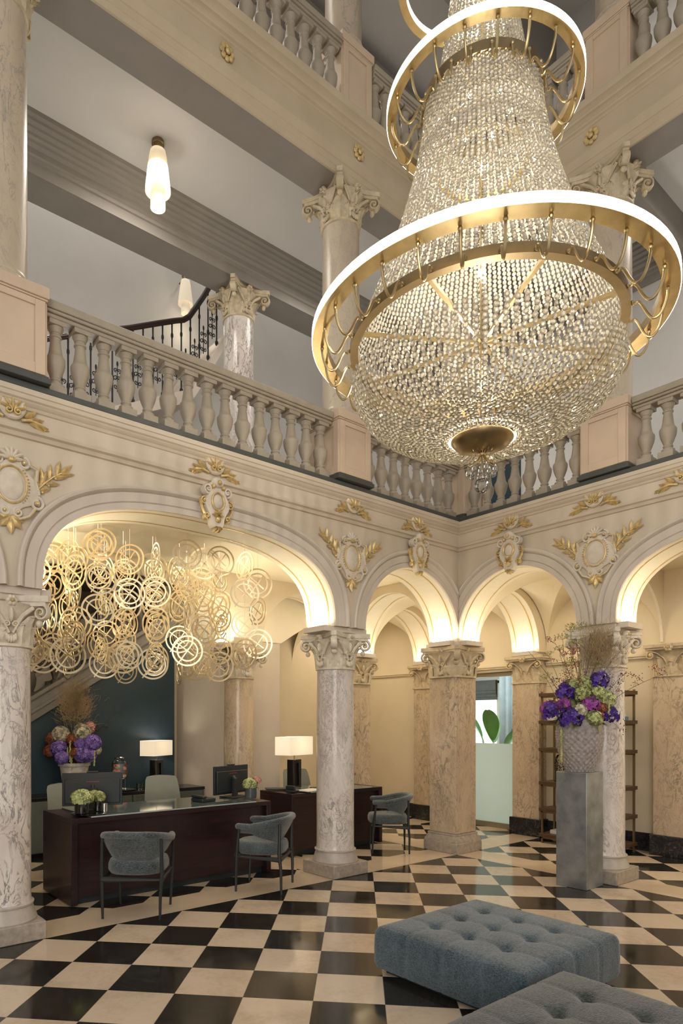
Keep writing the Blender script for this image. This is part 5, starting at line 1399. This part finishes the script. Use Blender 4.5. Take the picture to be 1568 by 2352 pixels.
for z in (0.02, 1.2, 2.9): rows.append([(10.72 + .05*sin(k*1.25) + .01*sin(k*3.1), 5.55 + k*.0265, z) for k in range(56)])
b.grid(rows); o = b.obj('curtain', 'curtain', recalc=False); m_ = o.modifiers.new('thick', 'SOLIDIFY'); m_.thickness = .006
tag(o, 'grey blue pleated curtain beyond the glass door', 'curtain')
t = thing('potted_plant', 'large leafy green plant seen over the frosted pane of the glass door', 'plant', (9.6, 6.35, 0))
MB().lathe([(.15, .001), (.17, .02), (.20, .42), (.185, .42), (.18, .38), (.002, .38)], 28, cap=False).obj('pot', 'vase_grey', t)
rr = random.Random(4)
for k, (a, tilt, L, W, zz) in enumerate(((200, .35, .50, .20, 1.25), (-60, .25, .62, .20, 1.15), (250, .6, .48, .22, 1.05), (-20, .9, .5, .2, 1.0), (100, .5, .55, .2, 1.3), (160, .9, .45, .22, 1.0), (-100, 1.0, .5, .2, .95), (40, .6, .5, .2, 1.2), (-75, .7, .5, .22, 1.30), (120, .25, .55, .2, 1.1))):
    a = R(a); d = Vector((cos(a)*tilt, sin(a)*tilt, 1)).normalized()
    p1 = Vector((cos(a)*.10, sin(a)*.10, .38)); p2 = Vector((cos(a)*(.1 + .30*tilt), sin(a)*(.1 + .30*tilt), zz))
    lf = MB().tube([p1*.6 + Vector((0, 0, .15)), p1, p2], [.012, .011, .006], 6).obj('stem', 'stem_green', t)
    b = MB(); rows = []; s_ = d.cross(Vector((0, 0, 1))).normalized(); L *= 1.25; W *= 1.3
    for i in range(11):
        f = i/10; p = p2 + d*L*f + Vector((cos(a), sin(a), -.6))*(.16*f*f); ww = W*.5*sin(pi*(.04 + .93*f))**.65
        rows.append([p - s_*ww + Vector((0, 0, ww*.35)), p - s_*ww*.5 + Vector((0, 0, ww*.1)), p, p + s_*ww*.5 + Vector((0, 0, ww*.1)), p + s_*ww + Vector((0, 0, ww*.35))])
    b.grid(rows); b.obj('leaf', 'leaf_green', lf, smooth=60, recalc=False)
area('far_room_light', (9.7, 6.4, 2.9), 1.4, 45, (.92, 1.0, .97))
area('far_window_light', (10.8, 8.2, 1.5), 1.6, 25, (.9, 1.0, 1.0), (0, R(90), 0))
area('frosted_pane_fill', (9.9, 5.6, .62), .9, 30, (.92, 1.0, .97), (0, R(90), 0))  # added unseen source, lights the frosted pane from behind
struct(MB().box(8.385, 8.395, 5.15, 5.95, 3.9, 6.0), 'door_2', 'navy')

# ================================================================== GALLERY DETAILS
HR = [(2.2, 5.78), (2.55, 5.95), (3.0, 6.18), (3.46, 6.40), (3.8, 6.58), (4.07, 6.72), (4.2, 6.78), (4.29, 6.86), (4.39, 7.02), (4.5, 7.2), (4.62, 7.42), (4.8, 7.74)]
def hz(x):
    for (a, za), (c, zc) in zip(HR, HR[1:]):
        if a <= x <= c: return za + (zc-za)*(x-a)/(c-a)
    return HR[0][1]
t = thing('stair_railing', 'black iron stair railing with scrolls and dark handrail behind the balcony balusters', 'railing', (0, 7.4, 0))
MB().tube([(x, 0, z) for x, z in HR], (.028, .036), 10, flat=(0, 1, 0)).obj('handrail', 'handrail', t, smooth=60)
bp = None
for k in range(19):
    x = 2.28 + .135*k
    if bp is None:
        bp = MB().lathe([(.012, -.95), (.022, -.93), (.022, -.90), (.011, -.88), (.011, -.62), (.018, -.60), (.018, -.56), (.010, -.54), (.010, -.22), (.017, -.20), (.017, -.17), (.010, -.15), (.012, -.02)], 10).obj('iron_baluster', 'iron', t); o = bp
    else: o = bp.copy(); COL.objects.link(o); o.parent = t
    o.location = (x, 0, hz(x))
sp = None
for k in range(18):
    x = 2.345 + .135*k
    if sp is None:
        b = MB()
        for c, r0, s0, sg in (((-.025, 0, -.60), .035, 0, 1), ((.025, 0, -.60), .035, pi, -1), ((-.022, 0, -.70), .03, 0, -1), ((.022, 0, -.70), .03, pi, 1), ((-.02, 0, -.50), .028, -pi/2, -1), ((.02, 0, -.50), .028, -pi/2, 1)):
            b.tube(spiral(c, r0, 1.2, s0, sg, 16), .006, 5)
        b.ell((0, 0, -.42), (.014, .01, .035), 6, 5); b.tube([(0, 0, -.76), (0, 0, -.44)], .006, 5)
        sp = b.obj('scroll', 'iron', t); o = sp
    else: o = sp.copy(); COL.objects.link(o); o.parent = t
    o.location = (x, 0, hz(x))
b = MB()
for (xa, za), (xb, zb) in zip(HR, HR[1:]):
    b.addraw([(xa, 7.30, za-1.12), (xb, 7.30, zb-1.12), (xb, 8.38, zb-1.12), (xa, 8.38, za-1.12), (xa, 7.30, za-.95), (xb, 7.30, zb-.95), (xb, 8.38, zb-.95), (xa, 8.38, za-.95)],
        [(0,3,2,1),(4,5,6,7),(0,1,5,4),(1,2,6,5),(2,3,7,6),(3,0,4,7)])
struct(b, 'floor_upper_stair', 'facade_grey')
def pendant(loc, label, wall=False):
    t = thing('wall_sconce' if wall else 'ceiling_lamp', label, 'lamp', loc)
    MB().lathe([(.062, 0), (.062, -.03), (.05, -.035), (.05, -.09), (.055, -.095)], 24).obj('canopy', 'bronze', t)
    MB().lathe([(.05, -.085), (.075, -.10), (.088, -.16), (.105, -.30), (.124, -.46), (.126, -.50), (.122, -.50), (.10, -.32), (.08, -.14)], 32, cap=False).obj('glass_shade', 'shade_glass', t, smooth=60)
    MB().lathe([(.07, -.44), (.074, -.54), (.074, -.66), (.070, -.66), (.068, -.46)], 28, cap=False).obj('inner_shade', 'shade_glass', t, smooth=60)
    return t
p = pendant((3.0, 5.79, 7.298), 'white glass ceiling lamp hanging over the upper gallery at the left')
point('gallery_lamp_glow', (3.0, 5.79, 6.52), 3, (1, .85, .62), .06)
p = pendant((4.70, 8.22, 8.02), 'small white glass wall lamp above the iron stair railing', True); p.scale = (.85, .85, .85)
MB().tube([(0, .0, -.04), (0, .20, -.04)], .014, 8).obj('arm', 'bronze', p)
point('sconce_glow', (4.70, 8.10, 7.25), 3, (1, .85, .62), .06)

# ================================================================== BIG VASE AND FLOWERS
LAT = Vector((.788, -.616, 0)); FWD = Vector((-.616, -.788, 0))      # across, and out towards the hall
def vase(loc):
    b = MB(); rows = []; nz, nt_ = 64, 176
    prof = [(0, .118), (.02, .124), (.12, .163), (.22, .193), (.32, .207), (.38, .207), (.45, .195), (.49, .182)]
    for i in range(nz+1):
        z = .49*i/nz
        for (za, ra), (zb, rb) in zip(prof, prof[1:]):
            if za <= z <= zb: t_ = (z-za)/(zb-za); t_ = t_; r = ra + (rb-ra)*t_; break
        row = []
        for j in range(nt_):
            th = 2*pi*j/nt_; a = 11*th + z*58; c = 11*th - z*58
            h = (abs(sin(a))*abs(sin(c)))**.7 * .012
            row.append(((r-.004+h)*cos(th), (r-.004+h)*sin(th), z))
        rows.append(row)
    b.grid(rows, cu=True)
    b.lathe([(.182, .49), (.165, .492), (.16, .40), (.002, .40)], 48, cap=False).lathe([(.118, 0), (.002, 0)], 48, cap=False)
    o = b.obj('vase', 'concrete_vase', smooth=50); o.location = loc
    return tag(o, 'large pale stone vase with diamond pattern standing on the zinc pedestal', 'vase')
VL = Vector((6.033, 3.0895, 1.082)); vase(VL)
def P(l, z, f=0.0): return LAT*l + FWD*f + Vector((0, 0, z))
def orchid_cluster(c, rad, n, rng, fs=.03):
    b = MB()
    for i in range(n):
        z = -.6 + 1.6*(i+.5)/n; a = i*2.4 + rng.uniform(-.3, .3); r = sqrt(max(0, 1-z*z)); d = Vector((r*cos(a), r*sin(a), z))
        p = c + d*rad*rng.uniform(.75, 1.1); M_ = (d + FWD*.35).normalized().to_track_quat('Z', 'Y').to_matrix(); ph = rng.uniform(0, 6.3)
        b.mat(rng.choice((0, 0, 0, 1, 2)))
        for q in range(5):
            aa = ph + 2*pi*q/5; u = M_ @ Vector((cos(aa), sin(aa), .15)); v = M_ @ Vector((-sin(aa), cos(aa), 0)); nn = M_ @ Vector((0, 0, 1)); k = fs*rng.uniform(.85, 1.15)
            b.addraw([p, p+(u*.5+v*.42+nn*.15)*k, p+(u*1.0+v*.34+nn*.05)*k, p+(u*1.15-nn*.05)*k, p+(u*1.0-v*.34+nn*.05)*k, p+(u*.5-v*.42+nn*.15)*k], [(0,1,2,3), (0,3,4,5)])
        b.ell(p + d*.004, (.004, .004, .004), 5, 4)
    return b
def umbel(b, base, tip, rad, rng, n=14):
    b.tube([base, (base+tip)/2 + Vector((rng.uniform(-.02, .02), rng.uniform(-.02, .02), 0)), tip], [.0035, .003, .0022], 5)
    ax = (tip-base).normalized()
    for i in range(n):
        z = .25 + .75*(i+.5)/n; a = i*2.4; r = sqrt(1-z*z)*1.1; d = (ax.to_track_quat('Z', 'Y').to_matrix() @ Vector((r*cos(a), r*sin(a), z*.8)))
        q = tip + d*rad; b.tube([tip, q], .0009, 4)
        for k in range(5): b.ell(q + Vector((rng.uniform(-1, 1), rng.uniform(-1, 1), rng.uniform(-1, 1)))*rad*.16, (rad*.055,)*3, 5, 3)
def sprig(b, pts, rng, nb=4, L=.09, berries=True, r=.0035):
    """a bending branch, its side twigs, and berries at their ends"""
    b.mat(0).tube(pts, [r*(1 - .7*i/(len(pts)-1)) for i in range(len(pts))], 5)
    for k in range(nb):
        i = rng.randrange(max(1, len(pts)//3), len(pts)); p = pts[i]; d = Vector((rng.uniform(-1, 1), rng.uniform(-1, 1), rng.uniform(-.2, 1))).normalized()
        q = p + d*L*rng.uniform(.5, 1.1); m = (p+q)/2 + Vector((rng.uniform(-.012, .012),)*3); b.mat(0).tube([p, m, q], .0012, 4)
        if berries:
            b.mat(1)
            for s_ in range(9): b.ell(q + Vector((rng.gauss(0, .018), rng.gauss(0, .018), rng.gauss(0, .016))), (.0048,)*3, 6, 4)
    b.mat(0)
def hairs(b, c, rad, n, rng, w=.0009):
    for i in range(n):
        p = c + Vector((rng.gauss(0, .42)*rad[0], rng.gauss(0, .42)*rad[1], rng.gauss(0, .42)*rad[2])); d = (p - (c - Vector((0, 0, rad[2]*1.3)))).normalized(); pts = [p]
        for k in range(4): d = (d + Vector((rng.uniform(-.7, .7), rng.uniform(-.7, .7), rng.uniform(-.6, .6)))*.8).normalized(); pts.append(pts[-1] + d*.022)
        s_ = d.cross(FWD).normalized()*w; rows = [[q - s_, q + s_] for q in pts]; b.grid(rows)
    return b
def tassel(b, top, L, rng):
    for i in range(int(L/.012)):
        p = top - Vector((0, 0, i*.012)); b.ell(p + Vector((rng.uniform(-.004, .004), rng.uniform(-.004, .004), 0)), (.011, .011, .009), 6, 4)
def curve3(p0, p1, p2, n=9): return [p0*(1-t)**2 + p1*2*t*(1-t) + p2*t*t for t in [i/(n-1) for i in range(n)]]
def arrangement(loc, label, s=1.0):
    rng = random.Random(21)
    t = thing('flower_arrangement', label, 'flowers', loc)
    for (l, z, f, rad, n, mat) in ((-.27, .56, .05, .085, 26, 'orchid'), (-.14, .50, .15, .095, 32, 'orchid'), (-.16, .74, .06, .075, 24, 'orchid'), (.14, .85, .08, .085, 26, 'orchid'), (.02, .63, .17, .07, 24, 'orchid_pink'), (.22, .54, .10, .095, 30, 'orchid'), (-.02, .8, -.2, .08, 20, 'orchid'), (.2, .62, -.16, .08, 22, 'orchid'), (-.2, .6, -.18, .08, 22, 'orchid_pink'), (-.20, .63, .12, .05, 14, 'orchid_pink')):
        orchid_cluster(P(l, z, f), rad, n, rng).obj('orchid_bloom', three(mat), t, smooth=0, recalc=False)
    for (l, z, f, rad, n, mat) in ((-.07, .58, .17, .06, 90, 'hydrangea_cream'), (.05, .50, .18, .075, 110, 'hydrangea_green'), (-.02, .73, .10, .08, 110, 'amaranth'), (.20, .68, .10, .085, 120, 'hydrangea_green'), (.04, .82, .02, .09, 120, 'amaranth'), (.11, .74, .14, .06, 80, 'hydrangea_green'), (-.08, .82, .05, .055, 80, 'amaranth'), (.0, .62, -.1, .13, 120, 'amaranth'), (.13, .60, .15, .05, 70, 'rust_foliage'), (.10, .52, .19, .035, 40, 'rust_foliage')):
        floret_ball(MB(), P(l, z, f), rad, n, .0165, rng, 1.0, 4, -.8).obj('hydrangea', three(mat), t, smooth=0, recalc=False)
    for (l, z, f, rad) in ((-.16, 1.25, .0, .07), (.0, 1.34, .02, .09), (-.05, 1.33, -.06, .06), (-.20, 1.15, .03, .055), (-.33, .88, .04, .06), (-.10, 1.36, .03, .05), (.02, 1.22, -.1, .06), (.15, 1.0, .03, .06), (-.12, 1.02, .08, .06), (-.28, 1.1, -.03, .05)):
        b = MB(); umbel(b, P(l*.25, .5, f*.3), P(l, z, f), rad, rng); b.obj('fennel_umbel', 'umbel', t, recalc=False)
    for (l1, z1, l2, z2, f, nb, be) in ((-.30, .98, -.58, 1.22, .02, 5, False), (.34, .78, .80, .93, .05, 8, True), (.20, 1.0, .50, 1.24, -.02, 4, False), (-.10, 1.0, -.24, 1.20, .04, 9, True), (-.02, .9, -.12, 1.12, .08, 9, True), (-.2, .8, -.34, .85, .08, 5, True), (.25, .8, .40, .93, .06, 5, True), (.18, .6, .34, .40, .08, 5, True), (.02, .9, .05, 1.15, -.08, 8, True), (-.08, .95, -.16, 1.10, -.06, 8, True)):
        b = MB(); sprig(b, curve3(P(l1*.2, .48, f), P(l1, z1, f), P(l2, z2, f)), rng, nb, .10, be); b.obj('berry_branch', ['twig', 'berry_red' if nb > 7 else 'berry'], t, recalc=False)
    hairs(MB(), P(.20, 1.14, -.03), (.20, .16, .26), 1500, rng).obj('smoke_bush', 'smoke', t, smooth=0, recalc=False, kind='stuff')
    b = MB()
    for k in range(16):
        q = P(rng.uniform(-.03, .33), rng.uniform(1.0, 1.32), rng.uniform(-.1, .05)); b.tube(curve3(P(.02, .5, 0), P(q.dot(LAT)*.4, .95, 0), q, 6), .0016, 4)
    b.obj('smoke_stems', 'twig', t, recalc=False)
    for (l, z, L, f) in ((-.215, .45, .36, .10), (.085, .50, .14, .20), (.14, .72, .16, .18), (.19, .66, .14, .18)):
        b = MB(); tassel(b, P(l, z, f), L, rng); b.obj('amaranth_tassel', 'amaranth', t, recalc=False)
    b = MB()
    for k in range(26):
        a = rng.uniform(0, 6.28); leaf_blade(b, Vector((cos(a)*.1, sin(a)*.1, .46)), (cos(a), sin(a), rng.uniform(.1, .8)), rng.uniform(.14, .22), .05, .4)
    b.obj('foliage', 'stem_green', t, smooth=60, recalc=False)
    return t
arrangement(VL, 'tall arrangement of violet orchids, green blooms and berry branches in the stone vase')
# planter on the credenza
PL = Vector((2.885, 7.74, .681))
o = MB().lathe([(.10, .001), (.125, .02), (.165, .30), (.17, .335), (.188, .34), (.19, .375), (.165, .378), (.155, .30), (.002, .30)], 40, cap=False).obj('planter', 'planter_stone'); o.location = PL
tag(o, 'weathered pale stone planter on the credenza behind the left monitor', 'planter')
rng = random.Random(31); t = thing('planter_flowers', 'purple and cream hydrangeas with airy golden grasses in the weathered stone planter', 'flowers', PL)
for (l, z, f, rad, mat) in ((-.16, .55, .08, .085, 'hydrangea_lilac'), (-.10, .44, .14, .07, 'hydrangea_lilac'), (.14, .48, .12, .085, 'hydrangea_lilac'), (.24, .62, .06, .085, 'hydrangea_lilac'), (.22, .47, .12, .065, 'hydrangea_lilac'), (.10, .60, .08, .06, 'hydrangea_lilac'), (-.15, .72, .04, .085, 'hydrangea_cream'), (.11, .75, .04, .085, 'hydrangea_cream'), (.18, .8, -.02, .06, 'blossom_pink'), (0, .5, -.1, .14, 'rust_foliage'), (-.26, .66, 0, .07, 'rust_foliage'), (-.27, .52, .04, .07, 'rust_foliage'), (.0, .66, .06, .06, 'rust_foliage'), (.06, .5, .14, .05, 'rust_foliage'), (.27, .53, .02, .05, 'hydrangea_cream')):
    floret_ball(MB(), P(l, z, f), rad*1.18, 100, .025, rng, 1.0, 4, -.8).obj('hydrangea', three(mat), t, smooth=0, recalc=False)
for (l, z, L) in ((.0, .64, .26), (-.03, .56, .12), (.02, .48, .20), (.29, .52, .18)):
    b = MB(); tassel(b, P(l, z, .16), L, rng); b.obj('amaranth_tassel', 'amaranth', t, recalc=False)
for (l, z, rad) in ((-.15, 1.0, .06), (-.1, .9, .05), (.0, .88, .08), (.05, .95, .06), (-.06, 1.08, .05)):
    b = MB(); umbel(b, P(l*.2, .4, 0), P(l, z, .02), rad, rng); b.obj('fennel_umbel', 'umbel', t, recalc=False)
hairs(MB(), P(.04, 1.08, .1), (.22, .10, .28), 1500, rng, .0013).obj('golden_grass', 'smoke', t, smooth=0, recalc=False, kind='stuff')
for sg, l2, z2 in ((1, .55, .95), (-1, -.52, .75), (1, .45, .85)):
    b = MB(); sprig(b, curve3(P(0, .4, 0), P(sg*.25, .7, .15), P(l2, z2, .3 + .2*(sg < 0))), rng, 6, .1, True, .0025); b.obj('berry_branch', ['twig', 'berry'], t, recalc=False)

# repeats of one kind share a group
GROUPS = {'armchair': 'guest armchairs at the desks', 'office_chair': 'office chairs behind the desks', 'desk': 'reception desks', 'monitor': 'computer monitors on the desks',
          'table_lamp': 'table lamps with white box shades', 'column': 'columns of the ground floor arcades', 'gallery_column': 'columns of the galleries', 'pedestal': 'panelled gallery pedestals',
          'balustrade': 'stone gallery balustrades', 'pilaster': 'marble wall pilasters', 'cartouche': 'gilded cartouches of the arcades', 'palmette': 'gilded palmettes on the frieze',
          'keystone_relief': 'gilded keystone ornaments', 'rosette': 'gilded rosettes on the upper beams', 'ottoman': 'buttoned ottomans', 'book': 'books on the bookcase',
          'flower_bowl': 'flower bowls on the desks', 'telephone': 'desk telephones'}
for o in list(bpy.data.objects):
    if o.parent is None and o.get('label'):
        k = o.name.split('.')[0]
        if k in GROUPS and not o.get('group'): o['group'] = GROUPS[k]
